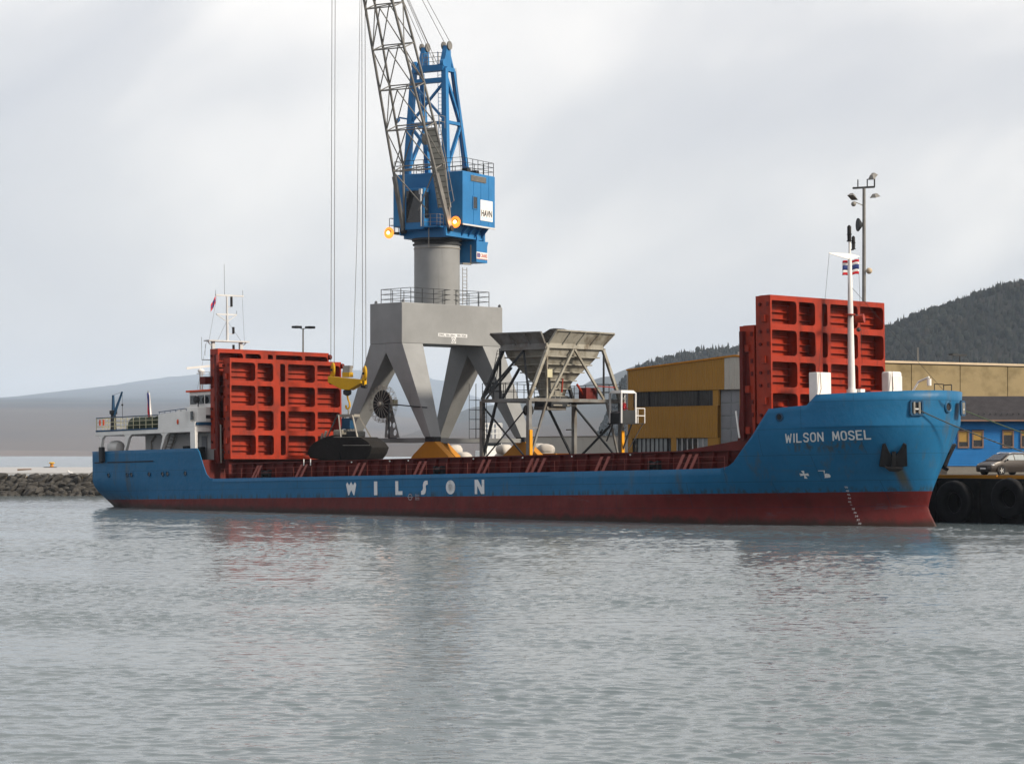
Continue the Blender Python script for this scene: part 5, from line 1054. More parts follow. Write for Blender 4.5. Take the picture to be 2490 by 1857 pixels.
b = MB(); b.box(-.5, .5, -.95, -.1, k_(5.4), k_(5.85)); bevel(b.build('motor', 'hopper_beige', gb), .1); b = MB(); b.box(-.5, .5, .2, 1.3, k_(5.3), k_(5.75)); bevel(b.build('valve_block', 'dark_steel', gb), .1)
b = MB(); b.tube((.8, -1.5, k_(5.3)), (.8, -1.3, k_(5.75)), .1, 8); b.tube((.8, -1.75, k_(5.2)), (.8, -1.65, k_(5.6)), .07, 8); b.build('ram', 'galv', gb)

# ------------------------------------------------------------------ loading hopper
HQ = (15.12, 14.43); hp_ = empty('loading_hopper', Q(*HQ, QZ), QROT); tag(hp_, 'weathered grey steel loading hopper on a braced frame beside the crane', 'hopper')
X0, X1, Y0, Y1 = -2.47, 2.48, -4.73, 4.73
for x in (X0, X1):
    for y in (Y0, Y1):
        near = x > 0; m = 'hopper_grey' if y < 0 and near else 'hopper_grey'
        b = MB(); b.bar((x, y, 0), (x, y, g(7.95)), .3, .3); b.build('leg', m, hp_)
        if near: b = MB(); b.bar((x + .14, y - .0, .2), (x + .14, y, g(5.8)), .2, .26); b.build('leg_guard', 'leg_yellow', hp_)
        b = MB(); b.box(x - .35, x + .35, y - .3, y + .3, 0, .25); b.build('foot', 'dark_steel', hp_)
for x in (X0, X1): b = MB(); b.box(x - .12, x + .12, Y0, Y1, g(7.85), g(8.1)); b.build('floor_beam', 'hopper_grey', hp_)
for y in (Y0, Y1): b = MB(); b.box(X0, X1, y - .12, y + .12, g(7.82), g(8.07)); b.build('floor_beam', 'hopper_grey', hp_)
b = MB(); b.box(X0 + .1, X1 - .1, Y0 + .1, -1.5, g(8.0), g(8.05)); b.box(X0 + .1, X1 - .1, 1.5, Y1 - .1, g(8.0), g(8.05)); b.build('floor_grating', 'dark_steel', hp_)
br = lambda a, c, w_=.12, m='hopper_grey': MB().bar((a[0], a[1], g(a[2])), (c[0], c[1], g(c[2])), w_, w_).build('brace', m, hp_)
# lower braces
br((X1, -3.0, 7.85), (X1, Y0 + .2, 4.0), .15); br((X1, -3.9, 5.95), (X1, Y0, 5.95), .1); br((X1, -3.0, 7.85), (X1, -2.9, 7.85))
br((X0, Y0, 7.6), (X1 - .1, Y0, 3.6), .1, 'dark_steel'); br((X1, Y0, 7.6), (X0 + .1, Y0, 3.6), .08, 'dark_steel'); br((X0, Y0 + .1, 3.8), (X0 + 1.5, Y0, 7.8), .16, 'dark_steel')
br((X0, 1.8, 7.8), (X0, Y1 - .2, 3.8), .15, 'dark_steel'); br((X0, 3.9, 5.9), (X0, Y1, 5.9), .1, 'dark_steel')
br((X0, Y1, 7.7), (X1, Y1, 3.4), .13, 'dark_steel'); br((X1, Y1, 7.0), (X0, Y1, 3.4), .13, 'dark_steel'); br((X1, 3.2, 7.85), (X1, Y1 - .2, 3.6), .14)
# upper raked legs and V braces
for x, xt_ in ((X0, X0 + .25), (X1, X1 - .02)):
    m = 'hopper_beige' if x > 0 else 'dark_steel'  # sunlit forward side painted paler, shaded aft side darker
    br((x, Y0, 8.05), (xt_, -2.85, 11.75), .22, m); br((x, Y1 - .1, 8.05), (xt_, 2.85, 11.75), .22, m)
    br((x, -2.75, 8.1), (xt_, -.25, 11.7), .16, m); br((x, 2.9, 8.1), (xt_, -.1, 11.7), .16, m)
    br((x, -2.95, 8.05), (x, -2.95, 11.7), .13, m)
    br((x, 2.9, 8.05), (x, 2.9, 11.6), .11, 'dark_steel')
for y in (-2.85, 2.85): br((X0, y * 1.05, 11.75), (X1, y * 1.05, 11.75), .2)
br((X0, Y0, 8.1), (0, -2.9, 11.6), .15, 'dark_steel'); br((X1, Y0, 8.1), (0, -2.9, 11.6), .14, 'dark_steel'); br((X0 + .2, Y0 + .2, 8.1), (X0 + 1.2, -2.9, 10.4), .14, 'dark_steel')
# bin: stepped funnel with ledges
def ring_pts(hx, hy, z): return [(-hx, -hy, g(z)), (hx, -hy, g(z)), (hx, hy, g(z)), (-hx, hy, g(z))]
lev = [(2.3, 2.8, 11.85), (2.1, 2.55, 11.15), (1.75, 2.1, 10.6), (1.4, 1.65, 10.05), (1.05, 1.2, 9.45), (.75, .85, 8.85), (.6, .7, 8.3)]
for a, c in zip(lev[:-1], lev[1:]):
    b = MB(); b.hexa(ring_pts(c[0], c[1], c[2] + .002), ring_pts(a[0] - .03, a[1] - .03, a[2] - .002)); b.build('funnel_course', 'hopper_beige', hp_)
    hx, hy, z = c
    b = MB(); b.add(ring_pts(hx + .17, hy + .17, z - .03) + ring_pts(hx + .17, hy + .17, z + .05) + ring_pts(hx - .1, hy - .1, z + .05) + ring_pts(hx - .1, hy - .1, z - .03), [(k * 4 + i, k * 4 + (i + 1) % 4, ((k + 1) % 4) * 4 + (i + 1) % 4, ((k + 1) % 4) * 4 + i) for k in range(4) for i in range(4)]); b.build('funnel_ledge', 'hopper_beige', hp_)
b = MB(); b.box(-.9, .9, -.95, .95, g(7.55), g(8.3)); b.build('outlet', 'dark_steel', hp_); b = MB(); b.box(-.7, .7, -1.2, .75, g(7.3), g(7.55)); b.build('outlet_gate', 'hopper_grey', hp_)
for y in (-.8, .6): b = MB(); b.box(.92, .97, y, y + .9, g(7.6), g(7.7)); b.build('gate_rib', 'galv', hp_)
# rim band and flared wings
for a in ((-2.35, 2.35, -2.95, -2.85), (-2.35, 2.35, 2.85, 2.95)): b = MB(); b.box(a[0], a[1], a[2], a[3], g(11.75), g(12.1)); b.build('rim_band', 'hopper_grey', hp_)
for a in ((-2.45, -2.352), (2.352, 2.45)): b = MB(); b.box(a[0], a[1], -2.95, 2.95, g(11.75), g(12.1)); b.build('rim_band', 'hopper_beige' if a[0] > 0 else 'hopper_grey', hp_)  # forward band takes the sunlit tone, aft band the shaded one
def wing(p, m, n):
    # p: bottom-left, bottom-right, top-right, top-left ; four plates with ribs between
    P = [Vector((a, c, g(d))) for a, c, d in p]; nrm = (P[1] - P[0]).cross(P[3] - P[0]).normalized() * .05
    for k in range(n):
        t0, t1 = k / n, (k + 1) / n - .008
        q_ = [P[0].lerp(P[1], t0), P[0].lerp(P[1], t1), P[3].lerp(P[2], t1), P[3].lerp(P[2], t0)]; b = MB(); b.hexa(q_, [v + nrm * .5 for v in q_]); b.build('wing_plate', m, hp_)
    for k in range(n + 1): t = k / n; b = MB(); b.bar(P[0].lerp(P[1], t) + nrm * 1.5, P[3].lerp(P[2], t) + nrm * 1.5, .08, .14, up=nrm); b.build('wing_rib', m, hp_)
    b = MB(); b.bar(P[3] + nrm, P[2] + nrm, .1, .1); b.build('wing_edge', m, hp_)
wing([(2.4, -2.75, 12.1), (2.4, 2.9, 12.1), (2.95, 3.5, 12.98), (2.95, -2.45, 13.05)], 'hopper_beige', 4)  # sunlit forward wing in the paler tone, other wings in shaded grey
wing([(-2.3, -2.9, 12.1), (2.3, -2.9, 12.1), (2.35, -3.35, 12.9), (-2.95, -3.45, 12.95)], 'hopper_grey', 3)
wing([(-2.4, 2.75, 12.1), (-2.4, -2.75, 12.1), (-2.9, -3.2, 12.85), (-2.9, 3.2, 12.85)], 'hopper_grey', 3)
wing([(2.3, 2.9, 12.1), (-2.3, 2.9, 12.1), (-2.6, 3.4, 12.85), (2.6, 3.4, 12.85)], 'hopper_grey', 3)
b = MB(); vs_ = []; n = 14
for i in range(n + 1):
    for j in range(n + 1):
        u = i / n * 2 - 1; v = j / n * 2 - 1; e_ = max(0, 1 - ((u - .55) / .45) ** 2 if u > .55 else 1 - ((u - .55) / 1.55) ** 2) * max(0, 1 - ((v + .05) / .95) ** 2); vs_.append((u * 2.2, v * 2.7, g(11.9) + 1.22 * e_ * (0.7 + .6 * vnoise(u * 2.5 + 3, v * 2.5, 4)) + .12 * vnoise(u * 9, v * 9, 5)))
b.add(vs_, [(i * (n + 1) + j, (i + 1) * (n + 1) + j, (i + 1) * (n + 1) + j + 1, i * (n + 1) + j + 1) for i in range(n) for j in range(n)]); cm = tag(b.build('coal_heap', 'coal', loc=Q(*HQ, QZ), rot=QROT), 'black bulk material heaped in the top of the hopper', 'bulk material', kind='stuff')
railing('platform_rail', [(X1, -2.6, g(8.08)), (X1, Y0, g(8.08)), (X0, Y0, g(8.08)), (X0, Y1, g(8.08)), (X1, Y1, g(8.08)), (X1, 2.2, g(8.08))], 1.15, 'dark_steel', hp_, 2, 1.1, .026)
railing('platform_rail', [(X1, -2.6, g(8.08)), (X1, -1.6, g(8.08))], 1.1, 'galv', hp_, 2, .5, .024)
def ladder(a, c, w_, m='dark_steel', step=.3, cage=False, axis=(0, 1, 0)):
    a = Vector((a[0], a[1], g(a[2]))); c = Vector((c[0], c[1], g(c[2]))); d = Vector(axis) * (w_ / 2); b = MB(); b.tube(a - d, c - d, .025, 5); b.tube(a + d, c + d, .025, 5); n = int((c - a).length / step)
    for k in range(1, n): p = a.lerp(c, k / n); b.tube(p - d, p + d, .016, 4)
    return b.build('ladder', m, hp_)
ladder((X0 + .3, Y0 + .5, 8.1), (X0 + .4, -3.4, 11.7), .4); ladder((X0 + .35, Y0 - .1, 2.7), (X0 + .35, Y0 - .1, 8.0), .42, axis=(1, 0, 0)); ladder((X0 + .1, 3.0, 8.1), (X0 + .1, 3.0, 12.0), .4)
b = MB()
for z in (5.2, 5.9, 6.6, 7.3, 8.0): b.path([(X0 - .05, Y0 - .1, g(z)), (X0 - .5, Y0 - .2, g(z)), (X0 - .5, Y0 - .85, g(z)), (X0 + .3, Y0 - .9, g(z)), (X0 + .3, Y0 - .1, g(z))], .018, 4)
for p in ((X0 - .5, Y0 - .2), (X0 - .5, Y0 - .85), (X0 + .3, Y0 - .9)): b.tube((p[0], p[1], g(5.2)), (p[0], p[1], g(9.2)), .02, 5)
b.build('ladder_cage', 'dark_steel', hp_)
b = MB(); b.box(X1 - .1, X1 + .12, -3.0, -2.5, g(9.6), g(10.2)); b.build('switch_box', 'rail_cream', hp_)
b = MB(); b.box(1.4, 2.2, 1.35, 2.5, g(8.06), g(8.95)); bevel(b.build('power_pack', 'deck_red', hp_), .04)
b = MB(); b.lathe((X1 - .3, Y0 + .1, g(7.2)), (1, 0, 0), [(.42, 0), (.42, .25)], 18); b.build('cable_drum', 'black', hp_)
b = MB(); b.tube((X1 - .8, .9, g(9.2)), (X1 - .6, 1.6, g(8.2)), .09, 8); b.tube((1.2, -.1, g(9.6)), (1.2, -.2, g(8.6)), .07, 7); b.build('ram', 'cover_red', hp_)
MB().bar((X1, 4.2, g(9.0)), (X1 + .3, 2.0, g(9.05)), .06).build('red_bar', 'cover_red', hp_)
# control cab at the landward forward corner
CX0, CX1, CY0, CY1, CZ0, CZ1 = 2.7, 3.85, 3.35, 4.85, 6.35, 8.55
cb = empty('control_cab', parent=hp_)
b = MB(); b.box(CX0, CX1, CY0, CY1, g(CZ0) - .08, g(CZ0)); b.build('cab_floor', 'dark_steel', cb)
b = MB(); b.hexa([(CX0 - .08, CY0 - .08, g(CZ1)), (CX1 + .08, CY0 - .08, g(CZ1)), (CX1 + .08, CY1 + .08, g(CZ1)), (CX0 - .08, CY1 + .08, g(CZ1))], [(CX0 + .1, CY0 + .1, g(CZ1) + .22), (CX1 - .1, CY0 + .1, g(CZ1) + .22), (CX1 - .1, CY1 - .1, g(CZ1) + .22), (CX0 + .1, CY1 - .1, g(CZ1) + .22)]); b.build('cab_roof', 'white_dull', cb)
b = MB()
for x in (CX0, CX1):
    for y in (CY0, CY1): b.box(x - .06, x + .06, y - .06, y + .06, g(CZ0), g(CZ1))
b.build('cab_post', 'white_dull', cb)
b = MB(); b.box(CX0 + .06, CX1 - .06, CY1 - .04, CY1, g(CZ0), g(CZ0) + .9); b.box(CX0, CX0 + .04, CY0 + .06, CY1 - .06, g(CZ0), g(CZ0) + .9); b.build('cab_back', 'door_grey', cb)
b = MB(); b.box(CX1 - .03, CX1 + .02, CY0 + .06, CY1 - .06, g(CZ0), g(CZ0) + .95); b.box(CX0 + .06, CX1 - .06, CY0 - .02, CY0 + .03, g(CZ0), g(CZ0) + .75); b.build('cab_panel', 'dark_steel', cb)
gm = bpy.data.materials.new('clear_pane'); gm.use_nodes = True; gb_ = gm.node_tree.nodes['Principled BSDF']; gb_.inputs['Transmission Weight'].default_value = 1; gb_.inputs['Roughness'].default_value = .02; gb_.inputs['IOR'].default_value = 1.1; MATS['clear_pane'] = gm
b = MB(); b.box(CX1 - .01, CX1, CY0 + .06, CY1 - .06, g(CZ0) + .96, g(CZ1)); b.build('cab_pane', 'clear_pane', cb); b = MB(); b.box(CX0 + .06, CX1 - .06, CY0, CY0 + .01, g(CZ0) + .76, g(CZ1)); b.build('cab_pane', 'clear_pane', cb)
b = MB(); b.bar((CX0 + .2, CY0 + .1, g(CZ0) - .1), (X1, 3.2, g(5.0)), .1); b.bar((CX1 - .2, CY1 - .2, g(CZ0) - .1), (X1 + .1, Y1, g(4.2)), .08); b.bar((CX0, CY0, g(CZ0) - .05), (X1, CY0, g(CZ0) - .05), .1); b.build('cab_bracket', 'dark_steel', cb)
b = MB(); b.box(CX1 - .8, CX1 - .1, CY1 + .06, CY1 + 1.1, g(CZ0) - .05, g(CZ0)); b.build('cab_landing', 'dark_steel', cb)
railing('landing_rail', [(CX1 - .1, CY1 + .2, g(CZ0)), (CX1 - .1, CY1 + 1.1, g(CZ0)), (CX1 - .8, CY1 + 1.1, g(CZ0))], 1.1, 'white', cb, 2, .9, .035)
b = MB(); b.bar((CX1 - .2, CY1 + 1.0, g(CZ0) - .05), (CX1 - .4, CY1 - .3, g(4.4)), .05); b.build('landing_strut', 'dark_steel', cb)
# operator
def person():
    wq = Q(HQ[0] + 3.3, HQ[1] + 4.15, CZ0); e = empty('person', wq, (0, 0, -TH)); tag(e, 'person in red jacket and white hard hat standing in the hopper control cab', 'person')
    V = [(0, 0, .95, .16, .13), (0, 0, 1.15, .17, .13), (0, 0, 1.38, .19, .12), (.01, 0, 1.52, .065, .065), (.02, 0, 1.62, .09, .1), (.02, 0, 1.74, .085, .095),
         (0, .2, 1.4, .075, .075), (.02, .27, 1.14, .055, .055), (.25, .2, 1.02, .045, .045), (.33, .16, 1.02, .04, .03), (0, -.2, 1.4, .075, .075), (.02, -.27, 1.14, .055, .055), (.25, -.2, 1.02, .045, .045), (.33, -.16, 1.02, .04, .03),
         (0, .1, .85, .11, .11), (.02, .11, .48, .075, .075), (0, .11, .1, .05, .05), (.12, .12, .05, .05, .04), (0, -.1, .85, .11, .11), (.02, -.11, .48, .075, .075), (0, -.11, .1, .05, .05), (.12, -.12, .05, .05, .04)]
    E_ = [(0, 1), (1, 2), (2, 3), (3, 4), (4, 5), (2, 6), (6, 7), (7, 8), (8, 9), (2, 10), (10, 11), (11, 12), (12, 13), (0, 14), (14, 15), (15, 16), (16, 17), (0, 18), (18, 19), (19, 20), (20, 21)]
    me = bpy.data.meshes.new('b'); me.from_pydata([v[:3] for v in V], E_, []); ob = bpy.data.objects.new('b', me); col.objects.link(ob)
    ob.modifiers.new('skin', 'SKIN'); ob.modifiers.new('sub', 'SUBSURF').levels = 1
    for i, v in enumerate(V): me.skin_vertices[0].data[i].radius = v[3:5]
    me.skin_vertices[0].data[0].use_root = True
    dg = bpy.context.evaluated_depsgraph_get(); dg.update(); m2 = bpy.data.meshes.new_from_object(ob.evaluated_get(dg)); bpy.data.objects.remove(ob)
    m2.materials.clear()
    for m in ('jacket_red', 'trousers', 'skin'): m2.materials.append(MATS[m])
    for p in m2.polygons:
        c = p.center; p.material_index = 2 if (c.z > 1.5 or c.x > .3) else (1 if c.z < .9 else 0); p.use_smooth = True
    put('body', m2, e)
    b = MB(); b.ball((.02, 0, 1.78), .135, 14, 8, (1.1, 1, .8)); b.lathe((.04, 0, 1.73), (0, 0, 1), [(.16, 0), (.16, .02)], 14); b.build('hard_hat', 'white', e, True)
    b = MB(); b.ball((.105, 0, 1.66), .02, 6, 5); b.build('nose', 'skin', e)
person()

# ------------------------------------------------------------------ warehouse
def corr(x0, x1, zb, zt, y, pitch=.26, d=.05):
    b = MB(); n = int((x1 - x0) / pitch * 4); vs_ = []
    for i in range(n + 1):
        x = x0 + (x1 - x0) * i / n; yy = y - (d if (i % 4) in (1, 2) else 0); vs_ += [(x, yy, zb(x) if callable(zb) else zb), (x, yy, zt(x) if callable(zt) else zt)]
    b.add(vs_, [(2 * i, 2 * i + 2, 2 * i + 3, 2 * i + 1) for i in range(n)]); return b
WX0, WXP, WX1, WY = 7.84, 19.3, 26.5, 30.0
wh = empty('warehouse', Q(WX0, WY, QZ), QROT); tag(wh, 'yellow corrugated warehouse with dark window band and grey sliding door behind the hopper', 'warehouse')
L_ = WX1 - WX0; PK = WXP - WX0; gz = lambda z: z - QZ
def roofz(x): return gz(10.75) + (gz(11.55) - gz(10.75)) * (x / PK if x < PK else (L_ - x) / (L_ - PK))
corr(0, 10.35, gz(9.05), lambda x: roofz(x) , 0).build('upper_cladding', 'clad_yellow', wh)
corr(10.36, 13.6, gz(9.05), lambda x: roofz(x), 0).build('cream_cladding', 'clad_cream', wh)
corr(13.61, L_, gz(9.05), lambda x: roofz(x), 0).build('upper_cladding', 'clad_yellow', wh)
corr(.55, 9.15, gz(7.84), gz(9.0), .12, .3, .06).build('dark_band', 'clad_dark', wh)
for x in (2.2, 7.55): b = MB(); b.box(x, x + .12, .0, .1, gz(7.84), gz(9.02)); b.build('band_post', 'black', wh)
corr(0, 9.72, gz(5.34), gz(7.82), 0).build('lower_cladding', 'clad_yellow', wh)
b = MB(); b.box(9.16, 9.72, .0, .2, gz(7.83), gz(9.03)); b.box(0, .54, 0, .2, gz(7.83), gz(9.03)); b.build('band_pier', 'clad_yellow', wh)
for a, c in ((0, .45), (4.72, 5.25), (8.62, 9.72)): b = MB(); b.box(a, c, .0, .2, 0, gz(5.33)); b.build('ground_pier', 'clad_yellow', wh)
for a, c, n in ((.46, 4.7, 9), (5.26, 8.6, 6)):
    for k in range(n):
        xa = lp(a, c, k / n); xb = lp(a, c, (k + 1) / n); b = MB(); b.box(xa + .03, xb - .03, .16, .2, .6, gz(5.3)); b.build('window_pane', 'glass_dark' if (n == 6 and k < 4) or k in (0, n - 1) and n == 9 else 'pane_pale', wh)
        b = MB(); b.box(xa - .03, xa + .03, .08, .2, .6, gz(5.3)); b.build('mullion', 'white_dull' if n == 6 else 'dark_steel', wh)
    b = MB(); b.box(a, c, .0, .2, 0, .58); b.build('ground_wall', 'clad_yellow', wh)
for r in range(6):
    for c in range(2):
        x = 9.8 + c * 1.05; z = gz(3.0) + r * 1.0; b = MB(); b.box(x + .04, x + 1.01, .25, .3, z + .04, z + .96); bevel(b.build('door_panel', 'door_grey', wh), .02)
b = MB(); b.box(9.73, 13.6, .3, .36, 0, gz(9.04)); b.build('door_backing', 'pane_pale', wh); b = MB(); b.box(11.92, 13.6, .0, .2, 0, gz(9.03)); b.build('door_pier', 'clad_yellow', wh)
corr(13.61, L_, .0, gz(9.04), 0).build('lower_cladding', 'clad_yellow', wh)
b = MB(); b.prism([(0, .37, 0), (L_, .37, 0), (L_, .37, roofz(L_) - .05), (PK, .37, roofz(PK) - .05), (0, .37, roofz(0) - .05)], (0, 7.6, 0)); b.build('building_core', 'clad_yellow', wh)
b = MB(); b.prism([(-.1, -.12, roofz(0) + .01), (PK, -.12, roofz(PK) + .01), (L_ + .1, -.12, roofz(L_) + .01), (L_ + .1, -.12, roofz(L_) + .15), (PK, -.12, roofz(PK) + .15), (-.1, -.12, roofz(0) + .13)], (0, 8.2, 0)); b.build('roof', 'bogie_yellow', wh)
b = MB(); b.box(-.08, -.02, -.06, .05, 0, roofz(0)); b.build('corner_trim', 'white_dull', wh)
b = MB(); b.box(PK + .1, PK + .9, .2, 1.2, roofz(PK) + .1, roofz(PK) + .38); b.build('roof_vent', 'white_dull', wh)
# low wall with bags and skip in front of it
lw = empty('storage_wall', Q(-6.0, 31.0, QZ), QROT); tag(lw, 'low pale concrete storage wall between crane legs and yellow warehouse', 'wall')
for k in range(7): b = MB(); b.box(k * 1.95, k * 1.95 + 1.93, 0, .4, 0, 2.85); b.build('wall_panel', 'clad_cream', lw)
b = MB(); b.box(0, 13.65, -.03, .43, 2.853, 2.95); b.build('coping', 'concrete', lw)
bird('crow', Q(3.6, 31.2, QZ + 2.95), 'black', 'dark crow perched on the low pale storage wall', 1.2).scale = (1.5, 1.5, 1.5)
def bag(x, y, z, s, label):
    bm = bmesh.new(); bmesh.ops.create_icosphere(bm, subdivisions=3, radius=s)
    for v in bm.verts:
        p = v.co; k = 1 + .18 * (vnoise(p.x * 3 + x, p.y * 3 + z, 3) - .5) + .1 * (vnoise(p.x * 8, p.z * 8 + x, 6) - .5); v.co = Vector((math.copysign(abs(p.x / s) ** .7, p.x) * s, math.copysign(abs(p.y / s) ** .7, p.y) * s, p.z * .72)) * k
    me = bpy.data.meshes.new('bulk_bag'); bm.to_mesh(me); bm.free(); me.materials.append(MATS['bag_white']); me.polygons.foreach_set('use_smooth', [True] * len(me.polygons))
    o = put('bulk_bag', me, None, Q(x, y, QZ + z), (0, 0, rnd.random() * 3)); tag(o, label, 'bag', 'white bulk bags piled on the quay')
for x, y, z in ((2.9, 24.3, .45), (3.9, 24.2, .45), (4.9, 24.3, .45), (3.4, 24.3, 1.15), (4.4, 24.3, 1.15), (3.4, 24.3, 1.85), (4.2, 24.4, 1.8), (-7.1, 24.3, .45), (-6.1, 24.2, .45), (-5.1, 24.3, .45), (-6.6, 24.3, 1.15), (-5.6, 24.3, 1.15), (-6.7, 24.3, 1.75), (-1.1, 24.3, .45), (-.1, 24.3, .45), (-.9, 24.3, 1.15), (0, 24.4, 1.1), (-.6, 24.3, 1.8)):
    bag(x, y, z, .66, 'crumpled white bulk bag in the pile by the yellow skip and hopper' if x > 2 else 'crumpled white bulk bag in the heaps behind the crane portal legs')
sk = empty('skip_container', Q(6.9, 22.3, QZ), QROT); tag(sk, 'yellow steel skip beside the white bulk bags', 'skip')
b = MB(); b.hexa([(-1.0, -.7, .15), (1.0, -.7, .15), (1.0, .7, .15), (-1.0, .7, .15)], [(-1.4, -.85, 1.45), (1.4, -.85, 1.45), (1.4, .85, 1.45), (-1.4, .85, 1.45)]); bevel(b.build('tub', 'bogie_yellow', sk), .03)

for y in (-.92, .82): MB().box(-1.46, 1.46, y, y + .1, 1.4, 1.52).build('rim', 'bogie_yellow', sk)
for x in (-.9, .7): MB().box(x, x + .2, -.75, .75, 0, .15).build('skid', 'bogie_yellow', sk)
# white boat beyond the pier
fbX = (1210 - 1245) / 5900 * 305; fb = empty('fishing_boat', (fbX, 305, 0), (0, 0, R(20))); tag(fb, 'small white boat with railed wheelhouse roof seen behind the crane legs', 'boat')
b = MB(); vs_ = []; n = 12
for i in range(n + 1):
    t = i / n; w_ = 1.7 * (1 - max(0, (t - .45) / .55) ** 2.2)
    for k, (f, z) in enumerate(((.55, -.4), (.9, .6), (1.0, 1.9))): vs_ += [(-4 + 9 * t, -w_ * f, z + (.6 * t * t if k == 2 else 0)), (-4 + 9 * t, w_ * f, z + (.6 * t * t if k == 2 else 0))]
b.add(vs_, [(i * 6 + a, i * 6 + 6 + a, i * 6 + 8 + a, i * 6 + 2 + a) for i in range(n) for a in range(4)] + [(i * 6 + 4, i * 6 + 5, i * 6 + 11, i * 6 + 10) for i in range(n)] + [(0, 2, 4, 5, 3, 1)]); b.build('hull', 'white', fb, True)
b = MB(); b.box(-2.6, .6, -1.2, 1.2, 1.8, 4.5); b.box(-2.0, .2, -1.0, 1.0, 4.5, 6.0); bevel(b.build('wheelhouse', 'white', fb), .1); b = MB(); b.box(-1.9, .1, -1.04, -1.01, 5.1, 5.7); b.build('window', 'glass_dark', fb)
railing('roof_rail', [(-2.0, -1, 6.0), (.2, -1, 6.0), (.2, 1, 6.0), (-2.0, 1, 6.0)], 1.9, 'white', fb, 3, .5, .05, closed=True)

# ------------------------------------------------------------------ beige industrial building and blue house
bd = Vector((.857, .515, 0)); bo = Vector((24.0, 195.5, QZ)); ib = empty('industrial_building', bo, (0, 0, math.atan2(bd.y, bd.x))); tag(ib, 'long beige concrete panel building with flat roof behind the bow', 'building')
b = MB(); b.box(0, 60, .12, 16, 0, 8.95); b.build('core', 'concrete', ib)
for k in range(11):
    for z0, z1 in ((0, 3.5), (3.53, 6.6), (6.63, 8.9)):
        if z0 == 3.53: continue
    for z0, z1 in ((0, 4.9), (4.93, 8.9)):
        b = MB(); b.box(k * 5.3 + .02, k * 5.3 + 5.27, 0, .118, z0, z1); bevel(b.build('wall_panel', 'panel_beige', ib), .02, 1)
b = MB(); b.box(-.1, 60, -.15, 16.1, 8.96, 9.14); b.build('roof_edge', 'trim_pale', ib)
b = MB(); b.tube((13.0, 2, 9.1), (13.0, 2, 10.4), .04, 6); b.build('roof_pole', 'galv', ib)
b = MB(); b.tube((17.6, 2, 9.1), (17.6, 2, 9.9), .06, 6); b.box(16.9, 18.3, 1.85, 2.15, 9.8, 9.95); b.box(16.6, 17.2, 1.75, 2.25, 9.82, 9.98); b.build('roof_lamp', 'dark_steel', ib)
hx = (2303 - 1245) / 5900 * 177; bh = empty('site_house', (hx, 177, QZ), (0, 0, 0)); tag(bh, 'long bright blue wooden house with dark tiled roof on the quay', 'house')
b = MB(); b.box(0, 18, .02, 6, 0, .6); b.build('plinth', 'concrete', bh)
b = MB(); vs_ = []; nb = 26
for k in range(nb):
    z0 = .6 + k * .132; vs_ += [(-.0, -.03, z0), (18, -.03, z0), (18, .0, z0 + .132), (-.0, .0, z0 + .132)]
b.add(vs_, [(4 * k, 4 * k + 1, 4 * k + 2, 4 * k + 3) for k in range(nb)] + [(4 * k + 3, 4 * k + 2, 4 * k + 5, 4 * k + 4) for k in range(nb - 1)]); b.box(-.01, 18.01, .03, 6, .6, 4.05); b.build('board_siding', 'house_blue', bh)
b = MB(); b.box(-.06, .06, -.06, .04, .6, 4.0); b.build('corner_board', 'house_blue', bh)
for i, px_ in enumerate((2342.5, 2377.5, 2451, 2495, 2530)):
    x = (px_ - 1245) / 5900 * 177 - hx; wn = empty('window', (x, -.03, 1.9), parent=bh); w_, h_ = .42, 1.3
    b = MB(); b.box(-w_ + .1, w_ - .1, -.0, .02, .12, h_ - .1); b.build('pane', 'glass_dark', wn)
    b = MB()
    for a in ((-w_, w_, 0, .12), (-w_, w_, h_ - .1, h_), (-w_, -w_ + .1, .12, h_ - .1), (w_ - .1, w_, .12, h_ - .1)): b.box(a[0], a[1], -.06, .03, a[2], a[3])
    b.build('frame', 'window_wood', wn)
    b = MB(); b.box(-w_ - .04, w_ + .04, -.09, .0, h_ + .001, h_ + .05); b.build('head_trim', 'dark_steel', wn)
    bl = (.75, .62, .25, .3, .3)[i]; b = MB(); b.box(-w_ + .11, w_ - .11, -.012, -.002, h_ - .1 - bl, h_ - .1); b.build('roller_blind', 'blind', wn)
b = MB(); b.add([(-.5, -.55, 3.95), (18.5, -.55, 3.95), (18.5, 3.0, 5.75), (-.5, 3.0, 5.75), (-.5, 6.5, 3.95), (18.5, 6.5, 3.95)], [(0, 1, 2, 3), (3, 2, 5, 4)]); o = b.build('roof', 'roof_tile', bh); o.modifiers.new('t', 'SOLIDIFY').thickness = .14
b = MB(); b.add([(-.02, .0, 4.0), (-.02, 6, 4.0), (-.02, 3, 5.5)], [(0, 1, 2)]); b.build('gable', 'house_blue', bh)
b = MB(); b.box(-.5, 18.5, -.66, -.56, 3.84, 3.96); b.build('gutter', 'window_wood', bh)
sg = MB(); sg.prism([(-.07, -.1, .0), (.07, -.1, .0), (0, -.1, .16)], (0, .04, 0)); sgm = sg.mesh('snow_guard', 'dark_steel')
for k in range(42): put('snow_guard', sgm, bh, (.2 + k * .42, .15, 4.32))

